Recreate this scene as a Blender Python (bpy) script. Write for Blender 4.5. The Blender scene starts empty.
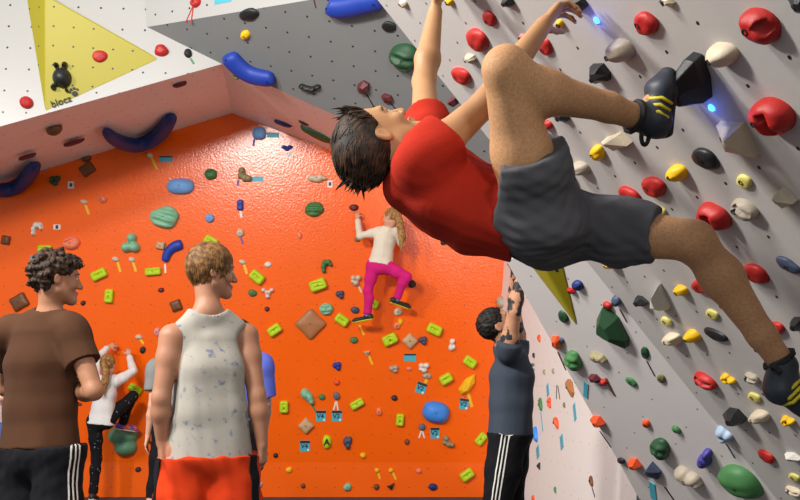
import bpy, math, random
import numpy as np
from mathutils import Vector, Matrix
random.seed(7); np.random.seed(7)
PI = math.pi
V = Vector
scene = bpy.context.scene
COL = scene.collection

# ------------------------------------------------------------------ camera
F = 925.0
PITCH = math.atan(134 / F)
CAM = V((0, 0, 1.2))
RT = V((1, 0, 0)); FW = V((0, math.cos(PITCH), math.sin(PITCH))); UP = V((0, -math.sin(PITCH), math.cos(PITCH)))
cd = bpy.data.cameras.new('camera'); cam = bpy.data.objects.new('camera', cd); COL.objects.link(cam)
cam.location = CAM; cam.rotation_euler = (PI / 2 + PITCH, 0, 0)
cd.sensor_width = 36; cd.lens = 36 * F / 800; cd.clip_end = 100
scene.camera = cam

def ray(px, py): return (FW + RT * ((px - 400) / F) + UP * ((250 - py) / F))
def P(px, py, Z): return CAM + ray(px, py) * Z              # Z = depth along the optical axis
def at(px, py, Y):                                           # the point of the ray at world depth Y
    r = ray(px, py); return CAM + r * (Y / r.y)
def proj(p):
    q = V(p) - CAM; z = q.dot(FW); return (400 + F * q.dot(RT) / z, 250 - F * q.dot(UP) / z, z)

# ------------------------------------------------------------------ colours and materials
def lin(c):
    out = []
    for v in c:
        v /= 255.0
        out.append(v / 12.92 if v <= .04045 else ((v + .055) / 1.055) ** 2.4)
    return (*out, 1)
C = dict(lime=(182, 212, 22), red=(178, 34, 30), cream=(206, 192, 166), stone=(176, 164, 146), wood=(166, 108, 64), brown=(112, 68, 38),
    black=(30, 31, 33), yellow=(238, 184, 14), paleyellow=(214, 204, 112), blue=(30, 60, 158), skyblue=(62, 136, 226), lightblue=(112, 166, 226),
    navy=(22, 46, 108), seafoam=(132, 190, 156), green=(70, 124, 72), darkgreen=(40, 78, 50), purple=(72, 66, 150), maroon=(92, 36, 42),
    peach=(236, 132, 98), white=(226, 222, 212), grey=(104, 106, 116), orange=(226, 84, 40), paleblue=(160, 180, 206), olive=(116, 112, 70),
    sage=(96, 150, 118), pink=(226, 150, 150), teal=(72, 168, 188), dark=(44, 40, 46), slate=(70, 80, 104), khaki=(150, 140, 104), tan=(196, 160, 120))
MATS = {}
def nodes(name):
    m = bpy.data.materials.new(name); m.use_nodes = True
    nt = m.node_tree; b = nt.nodes['Principled BSDF']
    return m, nt, b
def mat(name, rgb, rough=.6, var=.12, scale=9.0, bump=.0, bscale=60.0, metal=0, spec=.5, coat=0):
    """plain painted or moulded surface with slight colour noise and bump"""
    if name in MATS: return MATS[name]
    m, nt, b = nodes(name); N = nt.nodes; L = nt.links
    tc = N.new('ShaderNodeTexCoord')
    nz = N.new('ShaderNodeTexNoise'); nz.inputs['Scale'].default_value = scale; nz.inputs['Detail'].default_value = 4
    L.new(tc.outputs['Object'], nz.inputs['Vector'])
    mx = N.new('ShaderNodeMix'); mx.data_type = 'RGBA'
    c = lin(rgb)
    mx.inputs[6].default_value = tuple(max(0, x * (1 - var)) for x in c[:3]) + (1,)
    mx.inputs[7].default_value = tuple(min(1, x * (1 + var) + var * .01) for x in c[:3]) + (1,)
    L.new(nz.outputs['Fac'], mx.inputs[0]); L.new(mx.outputs[2], b.inputs['Base Color'])
    b.inputs['Roughness'].default_value = rough; b.inputs['Metallic'].default_value = metal
    b.inputs['Specular IOR Level'].default_value = spec
    if coat: b.inputs['Coat Weight'].default_value = coat; b.inputs['Coat Roughness'].default_value = .25
    if bump:
        n2 = N.new('ShaderNodeTexNoise'); n2.inputs['Scale'].default_value = bscale; n2.inputs['Detail'].default_value = 3
        L.new(tc.outputs['Object'], n2.inputs['Vector'])
        bp = N.new('ShaderNodeBump'); bp.inputs['Strength'].default_value = bump; bp.inputs['Distance'].default_value = .004
        L.new(n2.outputs['Fac'], bp.inputs['Height']); L.new(bp.outputs['Normal'], b.inputs['Normal'])
    MATS[name] = m; return m
def hold_mat(c):
    return mat('hold_' + c, C[c], rough=.5 if c not in ('black', 'wood', 'brown') else .45, var=.16, scale=14, bump=.25, bscale=110, spec=.4)
def wall_mat(name, rgb, rough=.5, phase=(.5, .5), r=.036, chalk=.0, spec=.5, bump=.15, stains=.06, hole=(34, 30, 30)):
    """painted plywood with the regular grid of bolt holes (UV unit = one hole spacing)"""
    m, nt, b = nodes(name); N = nt.nodes; L = nt.links
    uv = N.new('ShaderNodeUVMap'); uv.uv_map = 'UVMap'
    sub = N.new('ShaderNodeVectorMath'); sub.operation = 'SUBTRACT'; sub.inputs[1].default_value = (phase[0] - .5, phase[1] - .5, 0)
    L.new(uv.outputs[0], sub.inputs[0])
    fr = N.new('ShaderNodeVectorMath'); fr.operation = 'FRACTION'; L.new(sub.outputs[0], fr.inputs[0])
    s2 = N.new('ShaderNodeVectorMath'); s2.operation = 'SUBTRACT'; s2.inputs[1].default_value = (.5, .5, 0); L.new(fr.outputs[0], s2.inputs[0])
    sp = N.new('ShaderNodeSeparateXYZ'); L.new(s2.outputs[0], sp.inputs[0])
    cb = N.new('ShaderNodeCombineXYZ'); L.new(sp.outputs[0], cb.inputs[0]); L.new(sp.outputs[1], cb.inputs[1])
    ln = N.new('ShaderNodeVectorMath'); ln.operation = 'LENGTH'; L.new(cb.outputs[0], ln.inputs[0])
    lt = N.new('ShaderNodeMath'); lt.operation = 'LESS_THAN'; lt.inputs[1].default_value = r; L.new(ln.outputs['Value'], lt.inputs[0])
    tc = N.new('ShaderNodeTexCoord')
    nz = N.new('ShaderNodeTexNoise'); nz.inputs['Scale'].default_value = 1.6; nz.inputs['Detail'].default_value = 6; nz.inputs['Roughness'].default_value = .6
    L.new(tc.outputs['Object'], nz.inputs['Vector'])
    c = lin(rgb)
    mx = N.new('ShaderNodeMix'); mx.data_type = 'RGBA'
    mx.inputs[6].default_value = tuple(x * (1 - stains) for x in c[:3]) + (1,); mx.inputs[7].default_value = tuple(min(1, x * (1 + stains)) for x in c[:3]) + (1,)
    L.new(nz.outputs['Fac'], mx.inputs[0]); last = mx.outputs[2]
    if chalk:                                    # chalk and rubber smudges with a shape of their own
        n3 = N.new('ShaderNodeTexNoise'); n3.inputs['Scale'].default_value = 5; n3.inputs['Detail'].default_value = 9; n3.inputs['Roughness'].default_value = .72
        L.new(tc.outputs['Object'], n3.inputs['Vector'])
        rp = N.new('ShaderNodeValToRGB'); rp.color_ramp.elements[0].position = .58; rp.color_ramp.elements[1].position = .8
        L.new(n3.outputs['Fac'], rp.inputs[0])
        mm = N.new('ShaderNodeMath'); mm.operation = 'MULTIPLY'; mm.inputs[1].default_value = chalk; L.new(rp.outputs[0], mm.inputs[0])
        m3 = N.new('ShaderNodeMix'); m3.data_type = 'RGBA'; m3.inputs[7].default_value = lin((225, 220, 214))
        L.new(mm.outputs[0], m3.inputs[0]); L.new(last, m3.inputs[6]); last = m3.outputs[2]
    m2 = N.new('ShaderNodeMix'); m2.data_type = 'RGBA'; m2.inputs[7].default_value = lin(hole)
    L.new(lt.outputs[0], m2.inputs[0]); L.new(last, m2.inputs[6]); L.new(m2.outputs[2], b.inputs['Base Color'])
    b.inputs['Roughness'].default_value = rough; b.inputs['Specular IOR Level'].default_value = spec
    if bump:
        n2 = N.new('ShaderNodeTexNoise'); n2.inputs['Scale'].default_value = 45; n2.inputs['Detail'].default_value = 4
        L.new(tc.outputs['Object'], n2.inputs['Vector'])
        bp = N.new('ShaderNodeBump'); bp.inputs['Strength'].default_value = bump; bp.inputs['Distance'].default_value = .004
        L.new(n2.outputs['Fac'], bp.inputs['Height']); L.new(bp.outputs['Normal'], b.inputs['Normal'])
    return m

# ------------------------------------------------------------------ objects
def tag(o, label=None, cat=None, group=None, kind=None):
    if label: o['label'] = label
    if cat: o['category'] = cat
    if group: o['group'] = group
    if kind: o['kind'] = kind
    return o
def link(name, verts, faces, m, parent=None, smooth=True, loc=None):
    me = bpy.data.meshes.new(name); me.from_pydata([tuple(v) for v in verts], [], [tuple(f) for f in faces]); me.update()
    if smooth: me.polygons.foreach_set('use_smooth', [True] * len(me.polygons))
    for mm in (m if isinstance(m, (list, tuple)) else [m]): me.materials.append(mm)
    o = bpy.data.objects.new(name, me); COL.objects.link(o)
    if parent is not None: o.parent = parent
    if loc is not None: o.location = loc
    return o
def empty(name, loc=(0, 0, 0)):
    o = bpy.data.objects.new(name, None); COL.objects.link(o); o.location = loc; o.empty_display_size = .05; return o
def box_vf(c, sx, sy, sz, ax=None):
    ax = ax or (V((1, 0, 0)), V((0, 1, 0)), V((0, 0, 1))); c = V(c); v = []
    for k in (-1, 1):
        for j in (-1, 1):
            for i in (-1, 1): v.append(c + ax[0] * (i * sx) + ax[1] * (j * sy) + ax[2] * (k * sz))
    return v, [(0, 2, 3, 1), (4, 5, 7, 6), (0, 1, 5, 4), (2, 6, 7, 3), (0, 4, 6, 2), (1, 3, 7, 5)]

# ------------------------------------------------------------------ signed-distance modelling
def nrm(v): return V(v).normalized()
class Sdf:
    def __init__(s): s.ops = []
    def cone(s, a, b, ra, rb, k=.02, op='add', flat=False):
        a = V(a); b = V(b); r = max(ra, rb) + k + .02
        lo = [min(a[i], b[i]) - r for i in range(3)]; hi = [max(a[i], b[i]) + r for i in range(3)]
        def f(X, Y, Z):
            d = b - a; L2 = max(d.dot(d), 1e-12); L = math.sqrt(L2)
            x = X - a.x; y = Y - a.y; z = Z - a.z
            tt = (x * d.x + y * d.y + z * d.z) / L2; t = np.clip(tt, 0, 1)
            q = np.sqrt((x - t * d.x) ** 2 + (y - t * d.y) ** 2 + (z - t * d.z) ** 2) - (ra + (rb - ra) * t)
            if flat: q = np.maximum(q, (tt - 1) * L)
            return q
        s.ops.append((op, k, lo, hi, f)); return s
    def ell(s, c, ax, rad, k=.02, op='add'):
        c = V(c); r = max(rad) + k + .02
        lo = [c[i] - r for i in range(3)]; hi = [c[i] + r for i in range(3)]; m = min(rad)
        def f(X, Y, Z):
            x = X - c.x; y = Y - c.y; z = Z - c.z; q = 0; g = 0
            for e, rr in zip(ax, rad):
                w = x * e[0] + y * e[1] + z * e[2]; q = q + (w / rr) ** 2; g = g + (w / rr / rr) ** 2
            k0 = np.sqrt(q); k1 = np.sqrt(g) + 1e-9
            return k0 * (k0 - 1) / k1
        s.ops.append((op, k, lo, hi, f)); return s
    def econe(s, a, b, lat, ra, rb, k=.03, op='add', flat=False):
        """elliptical cone: ra=(half width along lat, half depth)"""
        a = V(a); b = V(b); d = b - a; u = d.normalized(); la = V(lat); la = (la - u * la.dot(u)).normalized(); de = u.cross(la)
        r = max(*ra, *rb) + k + .02
        lo = [min(a[i], b[i]) - r for i in range(3)]; hi = [max(a[i], b[i]) + r for i in range(3)]
        L2 = d.dot(d); L = math.sqrt(L2)
        def f(X, Y, Z):
            x = X - a.x; y = Y - a.y; z = Z - a.z
            tt = (x * d.x + y * d.y + z * d.z) / L2; t = np.clip(tt, 0, 1)
            w = x * la.x + y * la.y + z * la.z; e = x * de.x + y * de.y + z * de.z; h = (tt - t) * L
            rx = ra[0] + (rb[0] - ra[0]) * t; ry = ra[1] + (rb[1] - ra[1]) * t; rz = np.minimum(rx, ry) * .8
            k0 = np.sqrt((w / rx) ** 2 + (e / ry) ** 2 + (h / rz) ** 2); k1 = np.sqrt((w / rx ** 2) ** 2 + (e / ry ** 2) ** 2 + (h / rz ** 2) ** 2) + 1e-9
            q = k0 * (k0 - 1) / k1
            if flat: q = np.maximum(q, (tt - 1) * L)
            return q
        s.ops.append((op, k, lo, hi, f)); return s
    def cut(s, p, n, k=.0, c=None, r=None):
        """remove what lies on the +n side of the plane (only within r of c when given)"""
        p = V(p); n = V(n).normalized()
        def f(X, Y, Z):
            q = (X - p.x) * n.x + (Y - p.y) * n.y + (Z - p.z) * n.z
            if c is not None: q = np.minimum(q, r - np.sqrt((X - c[0]) ** 2 + (Y - c[1]) ** 2 + (Z - c[2]) ** 2))
            return q
        s.ops.append(('cut', k, None, None, f)); return s
    def mesh(s, h):
        adds = [o for o in s.ops if o[0] == 'add']
        lo = np.array([min(o[2][i] for o in adds) for i in range(3)]) - 2 * h; hi = np.array([max(o[3][i] for o in adds) for i in range(3)]) + 2 * h
        n = np.ceil((hi - lo) / h).astype(int) + 1
        ax = [(lo[i] + h * np.arange(n[i])).astype(np.float32) for i in range(3)]
        D = np.full(n, .5, np.float32)
        for op, k, l, u, f in s.ops:
            if l is None: i0 = [0, 0, 0]; i1 = list(n)
            else:
                i0 = [max(0, int((l[i] - lo[i]) / h)) for i in range(3)]; i1 = [min(n[i], int((u[i] - lo[i]) / h) + 2) for i in range(3)]
                if any(i1[i] <= i0[i] for i in range(3)): continue
            sl = tuple(slice(i0[i], i1[i]) for i in range(3))
            q = f(ax[0][sl[0]][:, None, None], ax[1][sl[1]][None, :, None], ax[2][sl[2]][None, None, :])
            A = D[sl]
            if op == 'add':
                if k > 0: e = np.maximum(k - np.abs(A - q), 0) / k; D[sl] = np.minimum(A, q) - e * e * k * .25
                else: D[sl] = np.minimum(A, q)
            elif op == 'sub':
                q = -q
                if k > 0: e = np.maximum(k - np.abs(A - q), 0) / k; D[sl] = np.maximum(A, q) + e * e * k * .25
                else: D[sl] = np.maximum(A, q)
            else: D[sl] = np.maximum(A, q)
        return nets(D, lo, h)
    def build(s, name, m, parent=None, h=.007, disp=None, loc=None, zones=None):
        v, q = s.mesh(h)
        o = link(name, v, q, m, parent, True, None)
        me = o.data
        if disp is not None:
            nn = np.zeros(len(v) * 3, np.float32); me.vertices.foreach_get('normal', nn); nn = nn.reshape(-1, 3)
            v2 = v + nn * disp(v, nn)[:, None]
            me.vertices.foreach_set('co', v2.astype(np.float32).ravel()); me.update()
        if zones:
            c = np.zeros(len(me.polygons) * 3, np.float32); me.polygons.foreach_get('center', c); c = c.reshape(-1, 3)
            idx = np.zeros(len(c), np.int32)
            for i, fn in zones: idx[fn(c)] = i
            me.polygons.foreach_set('material_index', idx)
        if parent is not None and loc is None and parent.location.length > 0:
            me.transform(Matrix.Translation(-parent.location))
        return o
def nets(D, lo, h):
    ins = D < 0
    c = np.zeros(np.array(D.shape) - 1, np.int8)
    for i in (0, 1):
        for j in (0, 1):
            for k in (0, 1): c += ins[i:i + c.shape[0], j:j + c.shape[1], k:k + c.shape[2]]
    cells = np.argwhere((c > 0) & (c < 8)); idx = np.full(c.shape, -1, np.int32); idx[tuple(cells.T)] = np.arange(len(cells))
    acc = np.zeros((len(cells), 3), np.float32); cnt = np.zeros(len(cells), np.float32)
    cor = [(i, j, k) for i in (0, 1) for j in (0, 1) for k in (0, 1)]
    for a in cor:
        for ax in range(3):
            if a[ax]: continue
            b = list(a); b[ax] = 1
            v1 = D[tuple((cells + a).T)]; v2 = D[tuple((cells + b).T)]; m = (v1 < 0) != (v2 < 0)
            t = np.where(m, v1 / np.where(m, v1 - v2, 1), 0)
            p = np.tile(np.array(a, np.float32), (len(cells), 1)); p[:, ax] = t
            acc += p * m[:, None]; cnt += m
    verts = lo + h * (cells + acc / np.maximum(cnt, 1)[:, None])
    quads = []
    for ax in range(3):
        u, w = (ax + 1) % 3, (ax + 2) % 3
        s1 = [slice(None)] * 3; s2 = [slice(None)] * 3; s1[ax] = slice(0, -1); s2[ax] = slice(1, None)
        ch = ins[tuple(s1)] != ins[tuple(s2)]
        e = np.argwhere(ch)
        ok = (e[:, u] > 0) & (e[:, w] > 0) & (e[:, u] < D.shape[u] - 1) & (e[:, w] < D.shape[w] - 1); e = e[ok]
        def cell(du, dw):
            q = e.copy(); q[:, u] += du; q[:, w] += dw; return idx[tuple(q.T)]
        qd = np.stack([cell(-1, -1), cell(0, -1), cell(0, 0), cell(-1, 0)], 1)
        fl = ~ins[tuple(e.T)]; qd[fl] = qd[fl][:, ::-1]; quads.append(qd)
    return verts, np.concatenate(quads).tolist()
def sines(seed, freq, stretch=(1, 1, 1), n=7):
    """smooth pseudo-noise of a point array"""
    r = np.random.RandomState(seed); K = r.normal(size=(n, 3)) * freq / np.array(stretch); ph = r.uniform(0, 6.28, n)
    def f(v): return np.sin(v @ K.T + ph).sum(1) / n ** .5 / 1.2
    return f
# ------------------------------------------------------------------ the setting
class Plane:
    def __init__(s, p, n, e1=None):
        s.p = V(p); s.n = V(n).normalized()
        if s.n.dot(CAM - s.p) < 0: s.n = -s.n
        e = V(e1) if e1 is not None else RT
        s.e1 = (e - s.n * s.n.dot(e)).normalized(); s.e2 = s.n.cross(s.e1)
    def hit(s, px, py, off=0.0):
        r = ray(px, py); return CAM + r * ((s.p + s.n * off - CAM).dot(s.n) / r.dot(s.n))
    def uv(s, p, sp=.2): q = V(p) - s.p; return (q.dot(s.e1) / sp, q.dot(s.e2) / sp)
def plane3(a, b, c, e1=None): return Plane(a, (V(b) - V(a)).cross(V(c) - V(a)), e1)

# right overhang: rows run along the depth axis, the cross-section leans over by 38 degrees
U0 = .156
def right_pt(k, Z):
    return CAM + FW * Z + RT * (Z * (310 - 400) / F + U0 * (6.18 + .8 * k)) + UP * (Z * (250 - 384) / F + U0 * (5.75 - k))
DH = (P(310, 384, 10) - P(310, 384, 5)).normalized()         # horizontal direction along the right wall
R1 = plane3(right_pt(0, 2), right_pt(0, 4), right_pt(8, 4), DH)
ZE = 4.15                                                    # where the main overhang ends and the next facet begins
cr0, cr1 = right_pt(1.3, ZE), right_pt(13.4, ZE)
R2 = plane3(cr0, cr1, P(585, 405, 5.0))
YB = 10.2
OB = Plane((0, YB, 0), (0, -1, 0))                           # kickboard of the back wall
ZS = at(300, 462.5, YB).z
LEAN = math.radians(6.3)
O = Plane((0, YB, ZS), (0, -math.cos(LEAN), -math.sin(LEAN)))
cn = O.hit(494, 395)
S = Plane(cn, DH.cross(V((0, 0, 1)).lerp(V((0, 0, 1)) + DH.cross(V((0, 0, 1))) * .07, 1)), DH)
GA, GB, GC = P(222, 64, 8.4), P(505, 192, 8.3), P(382, 0, 7.3)
G = plane3(GA, GB, GC)
G147, G307 = G.hit(147, 27), G.hit(309, 0)
W1 = plane3(GA, G147, P(0, 131, 8.15))
W2 = plane3(G147, G307, G147 + V((.1, -.12, .6)))

def wall(name, pts, pl, m, uvf=None, more=()):
    """a wall polygon with UVs counted in hole spacings; more = extra faces given as point lists"""
    v = [V(p) for p in pts]; faces = [list(range(len(v)))]
    for q in more: faces.append(list(range(len(v), len(v) + len(q)))); v += [V(p) for p in q]
    nn = (v[1] - v[0]).cross(v[2] - v[0])
    if nn.dot(CAM - v[0]) < 0: faces[0] = faces[0][::-1]
    o = link(name, v, faces, m, None, False)
    uvl = o.data.uv_layers.new(name='UVMap')
    for lp in o.data.loops:
        p = o.data.vertices[lp.vertex_index].co
        uvl.data[lp.index].uv = uvf(p) if uvf else pl.uv(p)
    o['kind'] = 'structure'
    return o
m_orange = wall_mat('orange_paint', (247, 99, 4), rough=.2, r=.034, stains=.05, spec=.5, hole=(176, 72, 20), bump=.5)
m_grey = wall_mat('overhang_paint', (184, 180, 176), rough=.6, phase=(.5, 0), r=.032, chalk=.16, spec=.3, stains=.05)
m_grey2 = wall_mat('facet_paint', (208, 202, 200), rough=.62, r=.026, chalk=.25, spec=.3, hole=(90, 84, 84))
m_panel = wall_mat('grey_panel_paint', (122, 123, 123), rough=.6, r=.05, chalk=.06, spec=.35)
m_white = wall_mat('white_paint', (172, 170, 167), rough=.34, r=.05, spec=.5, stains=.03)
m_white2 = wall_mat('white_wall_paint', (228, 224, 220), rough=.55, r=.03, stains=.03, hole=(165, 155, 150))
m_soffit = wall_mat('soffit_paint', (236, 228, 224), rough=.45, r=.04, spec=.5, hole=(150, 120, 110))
m_floor = mat('rubber_floor', (62, 60, 62), rough=.85, var=.25, scale=5, bump=.2)
m_yellow = wall_mat('yellow_paint', (162, 150, 14), rough=.5, r=.055, phase=(.2, .4), stains=.04)

# floor
fl = link('floor', [(-7, -6, 0), (6, -6, 0), (6, YB + .4, 0), (-7, YB + .4, 0)], [(0, 1, 2, 3)], m_floor, None, False); fl['kind'] = 'structure'
# back wall and its kickboard
cl = OB.hit(-260, 470)
def opt(px, py): return O.hit(px, py)
cb = V((S.hit(494, 462).x, YB, ZS))
bx0 = -5.6
cxr = O.hit(494, 462).x + .05
up_ = O.e2 if O.e2.z > 0 else -O.e2
topv = up_ * 4.6
wall('wall_back', [V((bx0, YB, ZS)), V((cxr, YB, ZS)), V((cxr + .45, YB, ZS)) + topv, V((bx0, YB, ZS)) + topv], O, m_orange)
wall('baseboard_back', [V((bx0, YB, -.0)), V((cxr, YB, -.0)), V((cxr, YB, ZS)), V((bx0, YB, ZS))], OB, m_orange)
# white side wall, with its kick panel
upS = (V((0, 0, 1)) - S.n * S.n.z).normalized()
s0 = cn - DH * .0; s0 = s0 - upS * (s0.z / upS.z) + DH * .12
wall('wall_side', [s0, s0 - DH * 4.6, s0 - DH * 4.6 + upS * 5.2, s0 + upS * 5.2], S, m_white2)
# right overhang with its returns: the end face is real thickness
wall('wall_right', [right_pt(-9, ZE), right_pt(13.4, ZE), right_pt(13.4, .35), right_pt(-9, .35)], R1, m_grey,
     uvf=lambda p: ((V(p) - CAM).dot(FW) / .2, (lambda q: 5.75 - (q.dot(UP) - q.dot(FW) * (250 - 384) / F) / U0)(V(p) - CAM)),
     more=[[right_pt(-9, ZE), right_pt(1.3, ZE), right_pt(1.3, ZE) - R1.n * .5, right_pt(-9, ZE) - R1.n * .5]])
e0, e1 = R2.hit(507, 262), R2.hit(640, 500)
ed = (e1 - e0)
e2 = e0 + ed * ((cr1.z - e0.z) / ed.z)                        # run the free edge down to the floor
e2 = e0 + ed * ((0.0 - e0.z) / ed.z); cr2 = cr0 + (cr1 - cr0) * ((0.0 - cr0.z) / (cr1 - cr0).z)
bk = DH * .35 - R2.n * .12
wall('wall_right_facet', [cr0, cr2, e2, e0], R2, m_grey2, more=[[e0, e2, e2 + bk, e0 + bk], [cr0, e0, e0 + bk, cr0 + bk]])
# the arch over the back wall: white faces, grey face, soffits
W1L = W1.hit(-190, 180)
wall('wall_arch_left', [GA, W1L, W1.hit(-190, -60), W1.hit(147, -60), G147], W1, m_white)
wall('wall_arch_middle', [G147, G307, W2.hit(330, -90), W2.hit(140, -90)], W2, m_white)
wall('wall_arch_right', [GA, GB, G.hit(560, 170), G.hit(560, -140), G.hit(420, -140), G307, G147], G, m_panel)
sa, sb = O.hit(232, 113), O.hit(-120, 219)
wall('ceiling_soffit_left', [GA, W1L, sb, sa], plane3(GA, W1L, sa), m_soffit)
sc1, sc2 = O.hit(332, 151), O.hit(520, 232)
wall('ceiling_soffit_right', [GA, sa, sc1, G.hit(345, 119.5)], plane3(GA, sa, sc1), m_soffit)
wall('ceiling_soffit_end', [G.hit(345, 119.5), sc1, sc2, GB], plane3(G.hit(345, 119.5), sc1, GB), m_soffit)
SL = plane3(GA, W1L, sa); SR = plane3(GA, sa, sc1)
PL = dict(O=O, B=OB, R1=R1, R2=R2, S=S, G=G, W1=W1, W2=W2, SL=SL, SR=SR)

# plywood volumes bolted to the walls
def volume(name, base, apex, faces, m, label, group=None):
    pts = base + apex
    ctr = sum(base, V()) / len(base)
    o = link(name, [p - ctr for p in pts], faces, m, None, False, ctr)
    uvl = o.data.uv_layers.new(name='UVMap')
    for pg in o.data.polygons:
        n = pg.normal; a = V((1, .2, 0)); a = (a - n * n.dot(a)).normalized(); b = n.cross(a)
        for li in pg.loop_indices:
            p = o.data.vertices[o.data.loops[li].vertex_index].co; uvl.data[li].uv = (p.dot(a) / .17, p.dot(b) / .17)
    bv = o.modifiers.new('bevel', 'BEVEL'); bv.width = .012; bv.segments = 2; bv.limit_method = 'ANGLE'
    tag(o, label, 'wall volume', group); return o
ap = W1.hit(44.5, -6, .22)
yv = volume('wall_volume', [W1.hit(45, 112, 0), W1.hit(160, 59, 0), W1.hit(60, 8, 0), W1.hit(22, -28, 0)], [ap],
    [(0, 1, 4), (1, 2, 4), (2, 3, 4), (3, 0, 4), (3, 2, 1, 0)], m_yellow, 'big yellow triangular volume on the white panel at upper left')
YVP = plane3(W1.hit(45, 112), W1.hit(160, 59), ap); PL['YV'] = YVP
yv2 = volume('wall_volume', [R2.hit(508, 236), R2.hit(580, 331), R2.hit(558, 240)], [R2.hit(528, 240, .07)],
    [(0, 1, 3), (1, 2, 3), (2, 0, 3), (2, 1, 0)], m_yellow, "yellow triangular volume below the red-shirted climber's shorts on the grey wall")
PL['YV2'] = R2

# ------------------------------------------------------------------ lights
w = bpy.data.worlds.new('world'); scene.world = w; w.use_nodes = True
w.node_tree.nodes['Background'].inputs[0].default_value = (.92, .95, 1, 1); w.node_tree.nodes['Background'].inputs[1].default_value = .62
def lamp(loc, target, size, power, col=(1, .96, .9)):
    d = bpy.data.lights.new('bay_or_fill_lamp', 'AREA'); d.shape = 'RECTANGLE'; d.size = size[0]; d.size_y = size[1]; d.energy = power; d.color = col
    o = bpy.data.objects.new('bay_or_fill_lamp', d); COL.objects.link(o); o.location = loc
    o.rotation_euler = (V(target) - V(loc)).to_track_quat('-Z', 'Y').to_euler(); return o
lamp((-2.8, 1.5, 4.5), (-.8, 9.6, 3.2), (1.0, .8), 460)
lamp((1.5, -3.0, 3.1), (-.8, 9, 2.8), (.9, .9), 215)  # added fill lamp, set low to brighten the soffits and the climber's near side
lamp((-5.2, 2.6, 4.6), (1.5, 3.5, 1.2), (.6, .6), 420)
scene.view_settings.view_transform = 'Standard'; scene.view_settings.look = 'None'
scene.view_settings.gamma = 1; scene.view_settings.use_curve_mapping = False
scene.view_settings.exposure = -0.27
# ------------------------------------------------------------------ climbing holds
from mathutils.bvhtree import BVHTree
def outline(kind, th, rng):
    c, s = np.cos(th), np.sin(th)
    if kind == 'slab': p = 5.0; return 1 / (np.abs(c) ** p + np.abs(s) ** p) ** (1 / p)
    if kind == 'square':                                     # cushion with slightly hollow sides
        p = 9.0; r = 1 / (np.abs(c) ** p + np.abs(s) ** p) ** (1 / p); return r * (1 - .035 * (1 - np.abs(np.sin(2 * th))))
    if kind == 'oval': p = 2.5; return 1 / (np.abs(c) ** p + np.abs(s) ** p) ** (1 / p)
    if kind == 'drop': return .62 + .38 * np.abs(np.cos((th - PI / 2) / 2)) ** 3
    a = [rng.uniform(-1, 1) for _ in range(6)]
    return 1 + .07 * a[0] * np.cos(2 * th + a[1] * 3) + .06 * a[2] * np.cos(3 * th + a[3] * 3) + .03 * a[4] * np.cos(5 * th + a[5] * 3)
def radial(kind, rx, ry, d, rng, carve=None, apex=(0, 0), flat=.0, nr=11, nt=40, rough=.03):
    """a moulded hold: footprint rx x ry in the wall plane, d deep, with an off-centre apex and carved pockets"""
    th = np.arange(nt) * 2 * PI / nt; R = outline(kind, th, rng)
    v = []; a = [rng.uniform(0, 6.28) for _ in range(6)]
    for i in range(nr):
        f = i / (nr - 1); ph = (1 - f) * PI / 2
        t = math.sin(ph) ** (1 - .6 * flat) if i else 1.0; z = math.cos(ph) ** (1 - .55 * flat) if i < nr else 1
        t = min(1, t)
        for j in range(nt):
            x = t * R[j] * math.cos(th[j]); y = t * R[j] * math.sin(th[j])
            zz = z
            if carve: zz = zz * (1 - carve(x, y))
            zz *= 1 + rough * math.sin(5 * x + a[0]) * math.sin(6 * y + a[1]) * 2
            v.append(V(((x + apex[0] * z) * rx, (y + apex[1] * z) * ry, zz * d)))
            if i == nr - 1: break
    faces = []
    for i in range(nr - 2):
        for j in range(nt):
            k = (j + 1) % nt; faces.append((i * nt + j, i * nt + k, (i + 1) * nt + k, (i + 1) * nt + j))
    top = len(v) - 1; b = (nr - 2) * nt
    for j in range(nt): faces.append((b + j, b + (j + 1) % nt, top))
    n0 = len(v); v += [V((p.x, p.y, -.006)) for p in v[:nt]]
    for j in range(nt): faces.append((n0 + j, n0 + (j + 1) % nt, (j + 1) % nt, j))
    faces.append(list(range(n0, n0 + nt))[::-1])
    return v, faces
def facet(rx, ry, d, rng, n=6, apex=(.1, .1), top=.42):
    th = [(j + rng.uniform(-.28, .28)) * 2 * PI / n + .3 for j in range(n)]
    base = [V((math.cos(t) * rx, math.sin(t) * ry, -.006)) for t in th]
    mid = [V((p.x * .96, p.y * .96, d * rng.uniform(.25, .5))) for p in base]
    tp = [V((p.x * top + apex[0] * rx, p.y * top + apex[1] * ry, d * rng.uniform(.86, 1))) for p in base]
    v = base + mid + tp; f = [list(range(n))[::-1], list(range(2 * n, 3 * n))]
    for r in (0, n):
        for j in range(n):
            k = (j + 1) % n; f.append((r + j, r + k, r + n + k)); f.append((r + j, r + n + k, r + n + j))
    return v, f
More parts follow.
